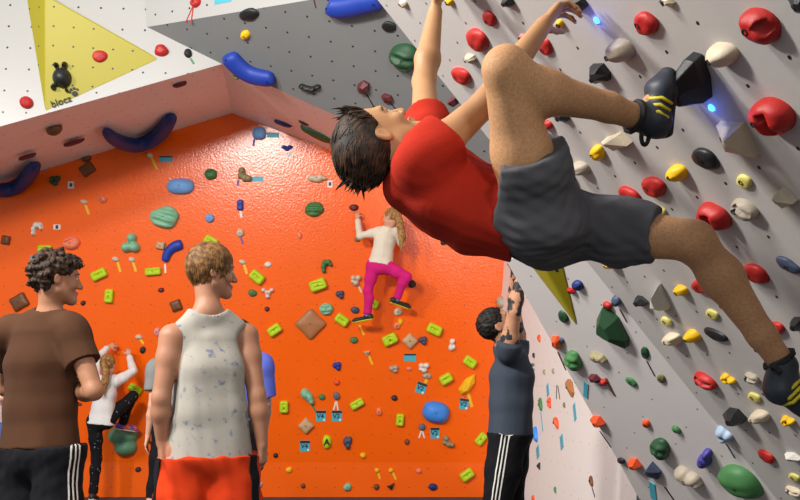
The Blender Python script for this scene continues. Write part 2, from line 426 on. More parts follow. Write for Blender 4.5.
BL = dict(stack=[(-.2, .32, .6), (.25, .35, .55), (.1, -.42, .56), (.25, -.4, .5)], comma=[(-.2, .45, .42), (.3, .45, .36), (.5, .1, .25), (-.5, 0, .36), (-.55, -.5, .3)],
    double=[(.1, .5, .48), (-.42, -.4, .5), (.42, -.4, .5), (0, -.3, .4)], why=[(-.6, .45, .33), (.6, .45, .33), (0, 0, .42), (0, -.55, .33)],
    heart=[(-.45, .25, .48), (.45, .25, .48), (0, -.3, .42)], knob=[(0, .45, .45), (-.2, -.4, .5), (.3, -.3, .4), (.35, .6, .28)],
    camo=[(-.3, .5, .45), (.1, -.3, .5), (.6, -.4, .36), (-.5, -.1, .35)], cluster=[(-.4, .4, .45), (.4, .4, .48), (0, -.4, .5), (-.5, -.2, .35)],
    pig=[(0, -.05, .62), (.2, -.12, .62), (-.35, .75, .2), (.3, .78, .22), (-.55, -.72, .2), (.45, -.92, .13)],
    pear=[(0, -.3, .62), (.1, .5, .4)], wing=[(-.4, .0, .55), (.3, .1, .5), (.75, -.05, .26), (.0, -.2, .5)], ear=[(-.3, .1, .6), (.3, .3, .5), (.2, -.4, .5)],
    leaf=[(-.1, .35, .58), (.2, -.1, .55), (.3, -.6, .36)], hook=[(-.7, .35, .3), (-.3, .0, .38), (.2, -.15, .4), (.7, .25, .3)])
def blob(kind, rx, ry, d):
    s = Sdf(); m = min(rx, ry) * 1.0
    I = (V((1, 0, 0)), V((0, 1, 0)), V((0, 0, 1)))
    rx *= 1.15; ry *= 1.15
    for x, y, r in BL[kind]: s.ell(V((x * rx, y * ry, 0)), I, (r * rx, r * ry, d * (.55 + .5 * r)), k=m * .22)
    s.cut((0, 0, -.006), (0, 0, -1))
    return s.mesh(max(max(rx, ry) / 13, .004))
def block(kind, rx, ry, d):
    s = Sdf(); I = (V((1, 0, 0)), V((0, 1, 0)), V((0, 0, 1))); ry = ry * .86; rx = rx * (1.0 if rx > ry else .86); r = min(rx, ry) * .5; d = max(d, r * 1.05); mx, my = rx - r, ry - r; zz = d - r
    def f(X, Y, Z):
        qx = np.abs(X) - mx; qy = np.abs(Y) - my; qz = np.abs(Z) - zz
        return np.sqrt(np.maximum(qx, 0) ** 2 + np.maximum(qy, 0) ** 2 + np.maximum(qz, 0) ** 2) + np.minimum(np.maximum(np.maximum(qx, qy), qz), 0) - r
    s.ops.append(('add', 0, [-rx, -ry, -d], [rx, ry, d], f))
    g = min(rx, ry) * 1.08; sub = lambda x0, y0, x1, y1, q: s.cone((x0 * rx, y0 * ry, d), (x1 * rx, y1 * ry, d), q * g, q * g, .006, 'sub')
    if kind == 'slot': sub(-.4, 0, .4, 0, .27)
    elif kind == 'slot2': sub(-.55, .45, .35, .2, .2); sub(-.35, -.25, .55, -.5, .2)
    elif kind == 'pockets': sub(-.1, .42, .1, .42, .26); sub(-.1, -.42, .1, -.42, .26)
    elif kind == 'bar': sub(-.75, .25, .75, .25, .16); sub(-.2, -.1, .15, -.1, .14)
    s.cut((0, 0, -.006), (0, 0, -1))
    return s.mesh(.006)
BOLT = {}
def bolt_mesh():
    if 'b' not in BOLT:
        v = []; n = 12
        for z, r in ((-.012, .0085), (.0015, .0085), (.0015, .0055), (-.004, .0045)): v += [V((r * math.cos(j * 2 * PI / n), r * math.sin(j * 2 * PI / n), z)) for j in range(n)]
        f = [(i * n + j, i * n + (j + 1) % n, (i + 1) * n + (j + 1) % n, (i + 1) * n + j) for i in range(3) for j in range(n)] + [list(range(3 * n, 4 * n))]
        me = bpy.data.meshes.new('bolt'); me.from_pydata([tuple(p) for p in v], [], f); me.materials.append(mat('bolt_steel', (26, 25, 26), rough=.4, metal=.0)); BOLT['b'] = me
    return BOLT['b']
WALLNAME = dict(O='orange back wall', B='orange kickboard', R1='grey overhang', R2='grey facet', S='white side wall', G='grey arch panel', W1='white arch panel', W2='white arch panel', SL='pink soffit', SR='pink soffit', YV='yellow volume', YV2='yellow volume')
def frame(pl, px, py, rot, off):
    n = pl.n; c = pl.hit(px, py, off) - n * off
    a = (RT - n * n.dot(RT)).normalized(); b = n.cross(a)
    t = math.radians(rot); a2 = a * math.cos(t) + b * math.sin(t); b2 = n.cross(a2)
    M = Matrix((( a2.x, b2.x, n.x, c.x), (a2.y, b2.y, n.y, c.y), (a2.z, b2.z, n.z, c.z), (0, 0, 0, 1)))
    return M, F / (c - CAM).dot(FW)
def groove(u, v0, w, depth, ang=0.0, l0=-9, l1=9):
    ca, sa = math.cos(ang), math.sin(ang)
    def f(x, y):
        p = x * ca + y * sa; q = -x * sa + y * ca
        return depth * math.exp(-((q - v0) / w) ** 4) if l0 < p < l1 else 0
    return f
def both(*fs): return lambda x, y: max(f(x, y) for f in fs)
def make_hold(pl, kind, px, py, w, h, rot, col, label, seed, bolt=(0, 0), d=None, name='climbing_hold', cat='climbing hold', group=None):
    rng = random.Random(seed); P_ = PL[pl]
    _, s = frame(P_, px, py, rot, 0)
    rx, ry = w / 2 / s, h / 2 / s; m = min(rx, ry); dep = d if d else {'disc': .012, 'square': .05, 'slab': m * 1.0, 'chip': .02, 'flat': m * .6}.get(kind, m * 1.05)
    if pl in ('O', 'B') and kind not in ('square', 'disc', 'chip'): dep = min(dep, .13)
    skew = pl in ('R1', 'R2', 'G', 'W1', 'YV')
    M, s = frame(P_, px, py, 0 if skew else rot, dep * .4 if kind not in ('disc', 'chip') else 0)
    A = None
    if skew:                                                 # real footprint of a hold seen at a slant: undo the foreshortening of its wall
        a = V(M.col[0][:3]); b = V(M.col[1][:3]); c = V(M.col[3][:3]); p0, p1, p2 = proj(c), proj(c + a * .01), proj(c + b * .01)
        J = np.array([[p1[0] - p0[0], p2[0] - p0[0]], [-(p1[1] - p0[1]), -(p2[1] - p0[1])]]) / .01
        t = math.radians(rot); Rm = np.array([[math.cos(t), -math.sin(t)], [math.sin(t), math.cos(t)]])
        A = np.linalg.inv(J) @ Rm @ np.diag([w / 2, h / 2])
        if pl in ('R1', 'R2'): A = (A * .45 + Rm @ np.diag([w / 2 / s, h / 2 / s]) * .55) * .98
        sv = np.linalg.svd(A)[1]; rx = ry = math.sqrt(sv[0] * sv[1])
    sm = True; nt = 40 if w * h > 300 else 28; nr = 11 if w * h > 300 else 8
    if kind in BL: v, f = blob(kind, rx, ry, dep * 1.25)
    elif kind == 'facet': v, f = facet(rx, ry, dep * 1.15, rng, 6, (rng.uniform(-.2, .2), rng.uniform(0, .3))); sm = False
    elif kind == 'shard': v, f = facet(rx, ry, dep * 1.2, rng, 5, (rng.uniform(-.3, 0), .35), .2); sm = False
    elif kind == 'wedge': v, f = facet(rx, ry, dep * 1.2, rng, 4, (-.25, .3), .12); sm = False
    elif kind == 'tri': v, f = facet(rx, ry, dep * 1.1, rng, 3, (0, 0), .3); sm = False
    elif kind == 'square': v, f = radial('square', rx, ry, dep, rng, None, flat=.75, nr=nr, nt=48, rough=.01)
    elif kind == 'disc': v, f = radial('oval', rx, ry, dep, rng, None, flat=.8, nr=6, nt=28, rough=.0)
    elif kind in ('slot', 'slot2', 'pockets', 'bar'): v, f = block(kind, rx, ry, dep)
    elif kind == 'jug': v, f = radial('pebble', rx, ry, dep, rng, groove(0, .3, .2, .55, .25, -.7, .7), (.0, .05), flat=.35, nr=13, nt=44)
    elif kind == 'ridged': v, f = radial('pebble', rx, ry, dep, rng, lambda x, y: .28 * (.5 + .5 * math.sin(9 * y + 2.5 * x)) * (x * x < .7), flat=.35, nr=14, nt=48)
    elif kind == 'cone': v, f = radial('pebble', rx, ry, dep * 1.25, rng, None, (-.28, -.05), nr=nr, nt=nt)
    elif kind == 'oval': v, f = radial('oval', rx, ry, dep, rng, None, flat=.3, nr=nr, nt=nt, rough=.01)
    elif kind == 'mouth': v, f = radial('pebble', rx, ry, dep, rng, groove(0, .12, .22, .62, -.35, -.45, .85), (-.1, 0), flat=.4, nr=15, nt=52)
    elif kind == 'bean2': v, f = radial('pebble', rx, ry, dep, rng, groove(0, .62, .34, .5, 0, -.1, .62), (-.12, -.05), flat=.3, nr=14, nt=48)
    elif kind == 'drop': v, f = radial('drop', rx, ry, dep, rng, None, (0, -.1), flat=.3, nr=nr, nt=nt)
    else: v, f = radial('pebble', rx, ry, dep, rng, None, (rng.uniform(-.18, .05), rng.uniform(-.1, .1)), flat=.25 if kind != 'flat' else .6, nr=nr, nt=nt)
    mp = (lambda x, y: tuple(A @ np.array([x / rx, y / ry]))) if A is not None else (lambda x, y: (x, y))
    v = [V((*mp(p[0], p[1]), p[2])) for p in v]
    o = link(name, v, f, hold_mat(col), None, sm); o.matrix_world = M
    tag(o, label, cat, group or '%s holds on the %s' % ({'darkgreen': 'dark green', 'paleyellow': 'pale yellow', 'skyblue': 'blue', 'lightblue': 'blue', 'paleblue': 'blue'}.get(col, col), WALLNAME[pl]))
    if bolt is not None and (w * h > 42):
        bx, by = mp(bolt[0] * rx, bolt[1] * ry)
        bt = BVHTree.FromPolygons([tuple(p) for p in v], [tuple(q) for q in f]); hit = bt.ray_cast(V((bx, by, 1)), V((0, 0, -1)))
        if hit[0] is None or hit[0].z < dep * .25:
            cx = sum(p[0] for p in v) / len(v); cy = sum(p[1] for p in v) / len(v); bx, by = cx, cy; hit = bt.ray_cast(V((bx, by, 1)), V((0, 0, -1)))
        if hit[0] is None: return o
        z = hit[0].z; nn = hit[1] if hit[1].z > 0 else -hit[1]; nn = (nn + V((0, 0, .35))).normalized()
        bo = bpy.data.objects.new('bolt', bolt_mesh()); COL.objects.link(bo); bo.parent = o
        bo.matrix_local = Matrix.Translation((bx, by, z)) @ nn.to_track_quat('Z', 'Y').to_matrix().to_4x4()
        if s < 150: bo.scale = (1.15, 1.15, 1.0)
    return o
HOLDS = r'''
O|pebble|86|158|11|7|20|brown|small dark brown hold half hidden under the left soffit edge
O|square|87|169|14|12|35|brown|brown tilted pad just below the left soffit, right of the green knob
O|cluster|54.5|180.5|11|10|0|darkgreen|dark green rugged knob at the upper left of the orange wall
O|oval|180|186|27|16|0|lightblue|light blue oval hold high at the left, above the seafoam ridged jug
O|ridged|164|217|30|21|-5|seafoam|large seafoam ridged jug below the light blue oval
O|facet|102|199|11|9|-10|peach|small peach angular hold left of the seafoam ridged jug
O|comma|37|229|13|15|0|white|white comma-shaped hold at the far left
O|square|5.5|240|9|9|-10|brown|small brown pad at the left edge of the picture
O|jug|71|243|18|13|15|peach|peach jug above the curly-haired man's forehead
O|double|130|243|18|18|0|seafoam|seafoam three-lobed hold below the white tape left of the blue sausage hold
O|square|160.5|245.5|9|8|-10|tan|small tan chip just above the blue sausage hold
O|bar|45|249|14|9|0|lime|lime green block right above the curly-haired man's head
O|oval|259|133|14|13|0|lightblue|round light blue hold at the very top, with a pale tag beside it
O|heart|287|148|11|7|0|blue|small blue heart-shaped hold just under the arch with a white tape below
O|jug|210.5|174|13|11|0|green|green oval hold above the tank-top man's left, near the top
O|camo|244|175|14|15|0|khaki|cream and green mottled lump with a teal tag at its right
O|wing|317|178|18|12|0|cream|cream and yellow winged hold left of the climber's hanging hair
O|ridged|314|209|19|15|10|green|green grooved jug below the cream winged hold
O|slot|240|205|7|12|0|blue|small upright blue hold with a white tape below it
O|pebble|209.5|218|9|9|0|lightblue|small light blue round hold above the lime block at the tank-top man's head
O|slot|211|241|14|10|-30|lime|lime green block touching the top of the tank-top man's hair
O|pebble|240|233|8|8|0|cream|small cream knob with a purple tape below it
O|pebble|299.5|235.5|5|7|0|peach|tiny peach chip below the green grooved jug
O|pebble|354|207.5|9|7|0|maroon|dark hold gripped by the pink-legged girl's left hand
O|pebble|357.5|239.5|6|5|0|olive|tiny olive chip below the pink-legged girl's left elbow
O|facet|372.5|184|12|9|0|orange|orange hold partly behind the climber's hanging hair
O|slot|99|274.5|16|11|25|lime|lime green slotted block right of the curly-haired man's face
O|bar|153|271.5|16|9|5|lime|lime green level block below the blue sausage hold
O|pockets|109|296|10|16|-5|lime|lime green upright block with two pockets right of the curly-haired man's chin
O|pebble|83|303|5|5|0|dark|tiny dark plug just right of the curly-haired man's chin
O|pebble|161|290|6|5|0|maroon|tiny maroon plug below the lime level block
O|pebble|142.5|350|6|7|0|dark|dark plug above the fair-haired girl's raised right fist
O|square|19|302|17|15|30|brown|brown square pad behind the curly-haired man's left shoulder
O|square|176|305.5|11|11|20|brown|brown pad beside the tank-top man's left shoulder
O|pebble|189|258|5|7|0|white|pale chip beside the tank-top man's left ear
O|slab|157|332|6|9|0|pink|pale pink hold beside the tank-top man's left upper arm
O|pebble|153|364|8|11|0|seafoam|pale seafoam hold beside the tank-top man's left elbow
O|pebble|268|264.5|7|6|0|white|small grey-white round hold above the lime slotted block right of the tank-top man
O|slot|257|277|15|12|-40|lime|lime green slotted block right of the tank-top man's face
O|pebble|252.5|293|9|7|-10|green|small green oval hold beside the white Y-shaped hold
O|why|267.5|293|12|11|0|white|white Y-shaped hold right of the small green oval
O|pebble|267|309|5|5|0|maroon|tiny maroon plug straight below the white Y-shaped hold
O|comma|327|266|13|14|10|green|green curled hold directly above the lime twin-grooved block
O|slot2|318|285|17|13|20|lime|lime green block with two slanted grooves above the big brown pad
O|ear|340|294.5|9|9|0|slate|slate grey round hold right of the lime twin-grooved block
O|ridged|326|309|13|13|20|seafoam|seafoam ridged hold touching the right top of the big brown pad
O|slot|342|320|14|11|-35|lime|lime green slotted block right of the big brown pad
O|square|310.5|324|24|24|45|wood|largest brown square pad, standing on its corner at the centre of the orange wall
O|slot|274.5|330|14|11|35|lime|lime green block left of the big brown pad
O|pebble|355|310|9|7|-10|slate|dark slate hold left of the pink-legged girl's lower foot
O|cluster|356|280.5|11|11|0|cream|cream lumpy hold left of the pink-legged girl's knee
O|pebble|354|340|8|7|0|green|small green hold below the pink-legged girl's lower foot
O|ear|337|366|9|9|0|blue|dark blue hold below the lime slotted block right of the big brown pad
O|tri|367|353|8|8|0|cream|small cream triangular hold with a yellow tape hanging from it
O|pockets|390|339.5|15|12|25|lime|lime green two-pocket block below the pink-legged girl's higher foot
O|slot|374|304|9|10|-30|lime|lime green block behind the pink-legged girl's shin
O|pebble|397|326|7|7|0|peach|small peach hold above the lime two-pocket block
O|ear|394|369|10|8|0|stone|stone grey hold above the lime block with two dots near the bottom centre
O|pebble|398|312|9|8|0|cream|cream hold under the pink-legged girl's higher foot
O|slot|434.5|329.5|15|12|-25|lime|lime green slotted block left of the spotter's dark hair
O|square|410|341|12.5|12.5|45|tan|tan square pad standing on its corner beside the dark pitted hold
O|ear|423|340.5|9|9|0|slate|dark pitted hold right of the tan square pad
O|knob|452|345|9|12|0|white|white knobbly hold left of the spotter's neck
O|pebble|409|369|6|4|0|peach|tiny peach chip below the upper teal tag without a hold
O|cluster|424|368|11|10|0|white|white lumpy hold below the dark pitted hold
O|slot|470|362|13|11|-35|lime|lime green block just left of the spotter's chest
O|slot|446|379|13|11|30|lime|lime green block left of the yellow drop-shaped hold
O|pebble|412|284|8|8|0|dark|dark ball hold right of the pink-legged girl's bent knee
O|pebble|443.5|242.5|6|6|0|dark|small dark plug under the red-shirted climber's back
O|ear|469|245|9|9|0|cream|small cream ring hold under the red-shirted climber's waist
O|pebble|400.5|322|5|7|0|yellow|small yellow chip right of the small peach hold
O|pockets|284|407|10|14|0|lime|lime green upright block right of the blue-shirted bystander
O|leaf|307|397|14|17|20|seafoam|seafoam leaf-shaped hold with a green tape down to a teal tag
O|pebble|322|397|7|6|0|green|small green hold between the leaf-shaped hold and the grey one
O|pebble|336.5|396|7|8|0|grey|small grey hold above a white forked tape and a teal tag
O|square|306|426|12.5|12.5|45|tan|tan square pad standing on its corner above the lowest teal tag
O|slab|327|442|9|14|0|lime|lime green upright block marked with a letter A
O|ear|347.5|442.5|9|14|-10|slate|slate grey kidney hold right of the lime block marked A
O|bar|357|404|14|9|30|lime|lime green bar tilted up to the right above the slate kidney hold
O|pebble|337|382.5|6|6|0|orange|tiny orange plug above the small grey hold with forked tape
O|pebble|379|412|6|8|0|peach|small peach drop right of the tilted lime bar
O|pebble|394.5|398|6|6|0|dark|small dark plug above the lime block with two dots
O|pockets|400|420|9|14|-5|lime|lime green upright block with two dots left of the big blue oval
O|pebble|275.5|455.5|5|5|0|dark|tiny dark plug right of the tank-top man's hand
O|pebble|363|455.5|6|6|0|yellow|small yellow ring plug right of the slate kidney hold
B|pebble|289|470|7|6|0|yellow|small yellow plug on the kickboard right of the tank-top man's hand
B|pebble|377|470.5|5|5|0|yellow|left yellow dot of the two on the kickboard
B|pebble|391|470.5|5|5|0|yellow|right yellow dot of the two on the kickboard
B|pebble|303|486|5|5|0|brown|tiny brown plug at the left of the kickboard's bottom row
B|pebble|347.5|487|8|8|0|seafoam|seafoam plug in the middle of the kickboard's bottom row
B|pebble|376.5|487|6|6|0|brown|brown plug below the left yellow dot on the kickboard
B|tri|391|486|9|9|20|dark|dark triangular hold below the right yellow dot on the kickboard
B|pebble|259|485|7|6|0|paleblue|pale blue chip between the tank-top man and the bystander's leg
O|oval|436|412.5|27|21|-12|skyblue|biggest blue oval hold left of the spotter's waist
O|pebble|422|427|7|7|0|grey|small grey hold below the big blue oval, above a white forked tape
O|pebble|427|376|9|6|0|stone|small stone hold with a yellow tape above a tilted teal tag
O|camo|448|442|12|12|0|khaki|mottled khaki round hold below the big blue oval
O|pebble|407|442|5|6|0|brown|tiny brown plug left of the mottled khaki round hold
O|bar|481|439|13|9|50|lime|lime green block peeking out behind the spotter's hip
B|slot|467|475|14|11|35|lime|lime green block low beside the spotter's thigh
B|pebble|419|471|6|5|0|peach|tiny peach chip on the kickboard above the dark blue button
B|pebble|433|487|9|7|0|navy|dark blue button hold on the kickboard
O|bar|135|389|14|9|-30|lime|lime green block above the fair-haired girl's bent knee
O|stack|122|441|33|27|0|sage|large green double hold under the fair-haired girl's raised foot
B|pebble|79|466|6|6|0|blue|small blue plug beside the curly-haired man's striped trousers
B|pebble|138|469.5|6|5|0|dark|tiny dark plug right of the large green double hold, low down
B|pebble|77.5|484|5|6|0|grey|tiny grey chip at the curly-haired man's trouser leg
G|flat|249|15|19|12|0|black|black rounded hold at the top of the grey arch panel
G|pebble|245|35.5|9|9|0|yellow|small yellow knob below the black rounded hold on the grey panel
G|flat|389|27|15|10|-15|black|black hold on the grey panel beside the overhang's edge
G|ridged|403|59|27|27|0|darkgreen|round green hold on the grey panel beside the climber's far arm
G|hook|309|89|19|11|0|black|black curved hold on the grey panel above the climber's head
G|facet|363|88|13|13|0|maroon|upper maroon hold with dark tape above the climber's face
G|facet|387|99|13|9|-30|maroon|lower maroon hold with dark tape above the climber's nose
W1|pebble|161|50|14|12|0|red|red round hold right beside the yellow volume's right tip
W1|pebble|188|53|8|9|0|black|small black hold near the right end of the white panel
W1|pebble|26|102|14|12|0|red|red round hold left of the yellow volume's bottom tip
YV|pig|60|76|23|26|0|black|black knobbly animal-shaped hold on the yellow volume
YV|flat|100|56|15|12|0|red|red round hold in the middle of the yellow volume
W2|pebble|195|2|12|10|0|red|red hold at the top with two red tape legs
SL|flat|180|85|14|9|0|maroon|dark maroon hold on the left soffit below the small black hold
SL|pebble|55|131|16|13|0|brown|dark brown hold on the left soffit below the yellow volume's tip
SL|flat|74|143|22|9|0|maroon|wide maroon hold on the left soffit left of the dark blue arc
SL|flat|28|157|18|9|0|maroon|maroon hold on the left soffit above the cut-off blue arc
G|cluster|237|76|10|8|0|olive|olive hold at the lower edge of the grey panel under the long blue hold
SR|flat|283|124|19|10|0|navy|dark navy hold under the right soffit
SR|flat|304|123|12|10|0|dark|dark round hold on the right soffit beside the navy one
SR|flat|318|135|38|20|-20|darkgreen|large dark green hold on the right soffit behind the climber's head
R1|flat|489|19|16|19|25|red|small red oval hold at the top between the climber's arms
R1|flat|477|41|25|28|30|red|red oval hold with a bolt between the climber's arms
R1|flat|461|77|23|21|-30|red|red oval hold beside the elbow of the climber's far arm
R1|facet|470|59|13|13|0|stone|small grey angular block between two red ovals near the climber's far arm
R1|pebble|428|36|8|11|0|cream|cream peg behind the climber's far forearm
R1|flat|545|47|16|22|20|red|red hold behind the climber's near forearm
R1|pebble|522|38|8|9|0|pink|small pink knob beside the climber's near wrist
R1|drop|559|24|11|15|180|yellow|ochre hold hanging under the climber's near hand
R1|facet|575|3|28|18|0|black|black block gripped by the climber's near hand
R1|facet|507|2|15|14|0|black|black hold at the top edge between the climber's arms
R1|pebble|403|4|9|10|0|cream|cream knob at the top edge beside the climber's far hand
R1|pebble|449|2|9|10|0|yellow|ochre hold at the top edge right of the climber's far hand
R1|facet|598|75|24|28|20|black|black faceted hold right of the climber's near knee
R1|shard|452|103|11|12|0|maroon|maroon chip at the overhang's edge below the climber's far elbow
R1|facet|561|117|18|14|0|black|black hold showing below the climber's bent shin
R1|pebble|547|126|11|13|0|red|small red hold in the gap under the climber's bent knee
R1|facet|667|2|18|12|0|cream|cream angular hold at the top edge
R1|flat|645|25|28|29|-40|red|red oval hold at the top, right of the blue light
R1|cone|620|52|27|27|0|stone|stone-coloured domed hold above the climber's shin
R1|cone|722|56|29|30|0|cream|cream ringed cone hold above the black foothold
R1|bean2|759|28|45|36|-20|red|large red kidney-shaped hold at upper right
R1|facet|799|5|30|22|0|black|black hold cut off by the top right corner
R1|mouth|770|119|48|42|-25|red|biggest red hold at the right edge below the kidney-shaped one
R1|wedge|615|143|34|28|0|cream|cream wedge below the climber's raised heel
R1|pebble|597|154|16|20|0|yellow|yellow hold left of the cream wedge
R1|wedge|735|141|60|38|-35|cream|long cream wedge pointing down right, below the right blue light
R1|flat|705|160|33|24|-10|black|black half-moon hold below the long cream wedge
R1|cone|677|174|20|21|0|yellow|yellow knob left of the black half-moon hold
R1|flat|629|197|28|22|-30|red|left one of the two red ovals side by side above the thigh in shorts
R1|flat|653|188|27|28|-40|red|right one of the two red ovals side by side above the thigh in shorts
R1|disc|745|181|17|18|0|paleyellow|flat pale yellow disc right of the black half-moon hold
R1|wedge|783|199|27|26|0|cream|cream pyramid hold near the right edge
R1|mouth|712|219|38|31|-35|red|large red pocketed hold above the climber's straight knee
R1|jug|743|211|31|23|-20|stone|stone-coloured jug right of the large red pocketed hold
R1|disc|661|210|14|11|0|paleyellow|flat pale yellow disc just above the shorts hem
R1|cone|580|169|19|17|0|stone|stone knob above the crotch of the climber's shorts
R1|pebble|570|180|11|13|0|red|red hold tucked behind the climber's shorts
R1|cone|611|264|14|14|0|yellow|yellow knob just below the climber's shorts
R1|cone|681|291|15|13|0|yellow|yellow nub right of the white triangular hold
R1|flat|702|287|21|28|-30|red|red hold left of the climber's straight shin
R1|flat|755|275|30|25|-25|red|red hold in the angle right of the climber's straight knee
R1|flat|788|266|29|17|-15|slate|flat slate hold at the right edge, level with the straight knee
R1|facet|640|302|17|14|0|black|small black angular hold left of the white triangular hold
R1|disc|667|321|13|12|0|paleyellow|flat pale yellow disc below the white triangular hold
R1|disc|713|314|15|14|0|paleyellow|flat pale yellow disc left of the climber's shin
R1|cone|672|340|17|20|-30|cream|cream pointed cone below the pale disc
R1|cone|692|337|16|17|0|yellow|yellow knob right of the cream pointed cone
R1|flat|715|335|29|14|0|black|long black hold left of the climber's shin
R1|flat|775|329|18|22|-30|red|red hold peeking out right of the climber's shin
R1|facet|797|325|18|22|0|black|black hold cut off by the right edge, right of the shin
R1|jug|704|382|27|18|-15|red|red jug below the long black hold
R1|cluster|727|380|17|12|-15|yellow|yellow lumpy hold right of the red jug
R1|jug|751|379|18|13|-10|stone|stone jug left of the climber's lower shoe
R1|disc|755|397|15|14|0|paleyellow|flat pale yellow disc left of the climber's lower shoe
R1|facet|733|418|25|24|0|black|black faceted hold below the yellow lumpy hold
R1|cone|759|418|18|24|-30|cream|cream pointed cone below the climber's lower shoe
R1|cluster|787|422|15|13|0|yellow|yellow hold under the climber's lower shoe
R1|flat|766|457|22|15|-20|red|red oval hold near the bottom right
R1|wedge|792|458|19|14|0|white|white wedge at the bottom right edge
R1|disc|795|477|13|12|0|paleyellow|flat pale yellow disc in the bottom right corner
R1|jug|793|492|20|12|0|cream|cream jug in the bottom right corner
R2|slab|739|484|50|32|-20|green|huge green melon-like hold at the bottom edge
R2|ear|724|435|21|19|-20|paleblue|pale blue dripping hold above the huge green one
R2|pear|704|459|20|25|0|purple|purple-blue lumpy hold left of the huge green one
R2|wing|687|478|29|22|-15|stone|cream and dark winged hold left of the purple-blue lump
R2|ridged|659|450|21|25|20|darkgreen|dark green grooved hold above the navy triangle
R2|shard|652|472|17|24|20|slate|navy-grey triangular hold near the bottom
R2|facet|634|465|15|15|0|orange|orange block at the lower edge of the grey facet
R2|pebble|621|461|9|7|0|dark|dark plug at the facet's edge left of the orange block
R2|pebble|646|424|8|11|20|orange|small orange-red hold in the empty part of the grey facet
R2|pebble|676|430|11|8|-20|green|small green hold right of the small orange-red one
R2|facet|597|422|16|14|0|orange|orange-red block at the free edge of the grey facet
R2|flat|631|382|14|9|-25|green|green-grey hold in the middle of the grey facet
R2|flat|661|379|9|12|20|olive|olive sliver hold left of the red jug
R2|facet|594|379|13|11|0|maroon|maroon angular hold above the long tape near the free edge
R2|facet|603|383|9|10|0|red|dark red chip right of the maroon angular hold
R2|flat|645|353|9|15|15|darkgreen|dark green-grey hold below the large green triangle
R2|wing|597|358|17|14|0|khaki|khaki and dark winged hold below the large green triangle
R2|drop|616|302|14|16|0|slate|blue-grey drop hold above the large green triangle
R2|pebble|607|306|10|9|0|red|small red hold beside the blue-grey drop
R2|pebble|577|286|12|12|0|navy|navy blue knob right of the lower yellow volume
R2|facet|571|291|10|8|0|red|small red chip under the navy blue knob
R2|flat|563|317|10|16|25|darkgreen|dark green hold at the edge of the lower yellow volume
R2|facet|556|343|12|19|20|orange|red-brown hold right of the spotter's raised arm
R2|pebble|561|341|6|8|0|slate|small blue-grey chip beside the red-brown hold
R2|ridged|572|362|18|25|20|green|large green grooved hold near the spotter's shirt
S|pebble|500|302|11|15|20|stone|pale grey hold behind the spotter's raised hands
S|pebble|533.5|355.5|4|6|0|dark|small dark plug on the white wall above the spotter's shoulder line
S|pebble|520|330|6|9|0|dark|dark hold behind the spotter's upper arm
S|pebble|539|338|5|9|0|orange|small orange hold on the white wall right of the spotter's head
S|pebble|544|372|4|6|0|khaki|left tiny khaki chip on the white wall
S|pebble|553|371|4|6|0|khaki|right tiny khaki chip on the white wall
S|ridged|540|404|7|15|0|green|upright green hold on the white wall beside the spotter's shirt
S|cluster|549|403|7|11|0|orange|lumpy orange hold right of the upright green hold
S|pebble|564|405|4|6|0|olive|tiny olive chip left of the brown pointed hold
S|shard|570|388|11|24|10|wood|brown pointed hold at the edge of the white wall
S|facet|556|423|8|14|0|orange|orange-red hold with a teal tag below it on the white wall
S|oval|535|434|8|17|0|skyblue|blue hold half hidden by the spotter's waist
S|tri|539|466|6|8|0|dark|dark triangular chip low on the white wall
S|pebble|591|481|6|12|0|brown|brown hold with a dark tape low on the white wall
S|pebble|555|490|4|7|0|green|tiny green chip low on the white wall
S|pebble|533|498|5|6|0|orange|orange chip at the bottom edge beside the spotter's trousers
'''
BOLTPOS = {'red': (-.3, -.25), 'cream': (-.35, -.1), 'stone': (-.4, -.15), 'yellow': (-.25, -.05), 'paleyellow': (-.2, 0), 'black': (-.1, -.1)}
HO = {}
def poly_hold(pl, pts, d, top, shift, col, label, group='black holds on the grey overhang'):
    P_ = PL[pl]; cx = sum(p[0] for p in pts) / len(pts); cy = sum(p[1] for p in pts) / len(pts); n = len(pts)
    c = P_.hit(cx, cy, d * .3) - P_.n * d * .3; base = [P_.hit(x, y, d * .3) - P_.n * (d * .3 + .006) for x, y in pts]
    mid = [c + (p - c) * .97 + P_.n * d * .45 for p in base]; tp = [c + shift + (p - c) * top + P_.n * d for p in base]
    v = [p - c for p in base + mid + tp]; f = [list(range(n))[::-1], list(range(2 * n, 3 * n))]
    for r in (0, n):
        for j in range(n): k = (j + 1) % n; f.append((r + j, r + k, r + n + k, r + n + j))
    me_o = link('climbing_hold', v, f, hold_mat(col), None, False, c)
    bv = me_o.modifiers.new('bevel', 'BEVEL'); bv.width = .004; bv.segments = 2
    tag(me_o, label, 'climbing hold', group); return me_o
poly_hold('R1', [(686, 57), (678, 70), (675, 90), (689, 98), (706, 103), (704, 82), (696, 60)], .085, .55, RT * -.012 + UP * -.006, 'black', 'tall black faceted foothold under the climber\'s raised toe')
poly_hold('R2', [(602, 307), (597, 318), (597, 331), (611, 341), (626, 349), (627, 341), (616, 320)], .075, .42, V((-.01, 0, .01)), 'darkgreen', 'large dark green triangular hold on the grey facet', 'dark green holds on the grey facet')
poly_hold('R1', [(658, 285), (656, 307), (661, 311), (668, 310)], .055, .4, RT * -.012 + UP * .01, 'white', 'white upright triangular hold below the climber\'s shorts, left of the yellow nub', 'white holds on the grey overhang')
poly_hold('O', [(475, 374), (475, 383), (469, 392), (461, 395), (458, 390), (465, 379)], .075, .45, V((-.015, 0, -.02)), 'yellow', 'yellow drop-shaped hold above a yellow tape and a teal tag', 'yellow holds on the orange back wall')
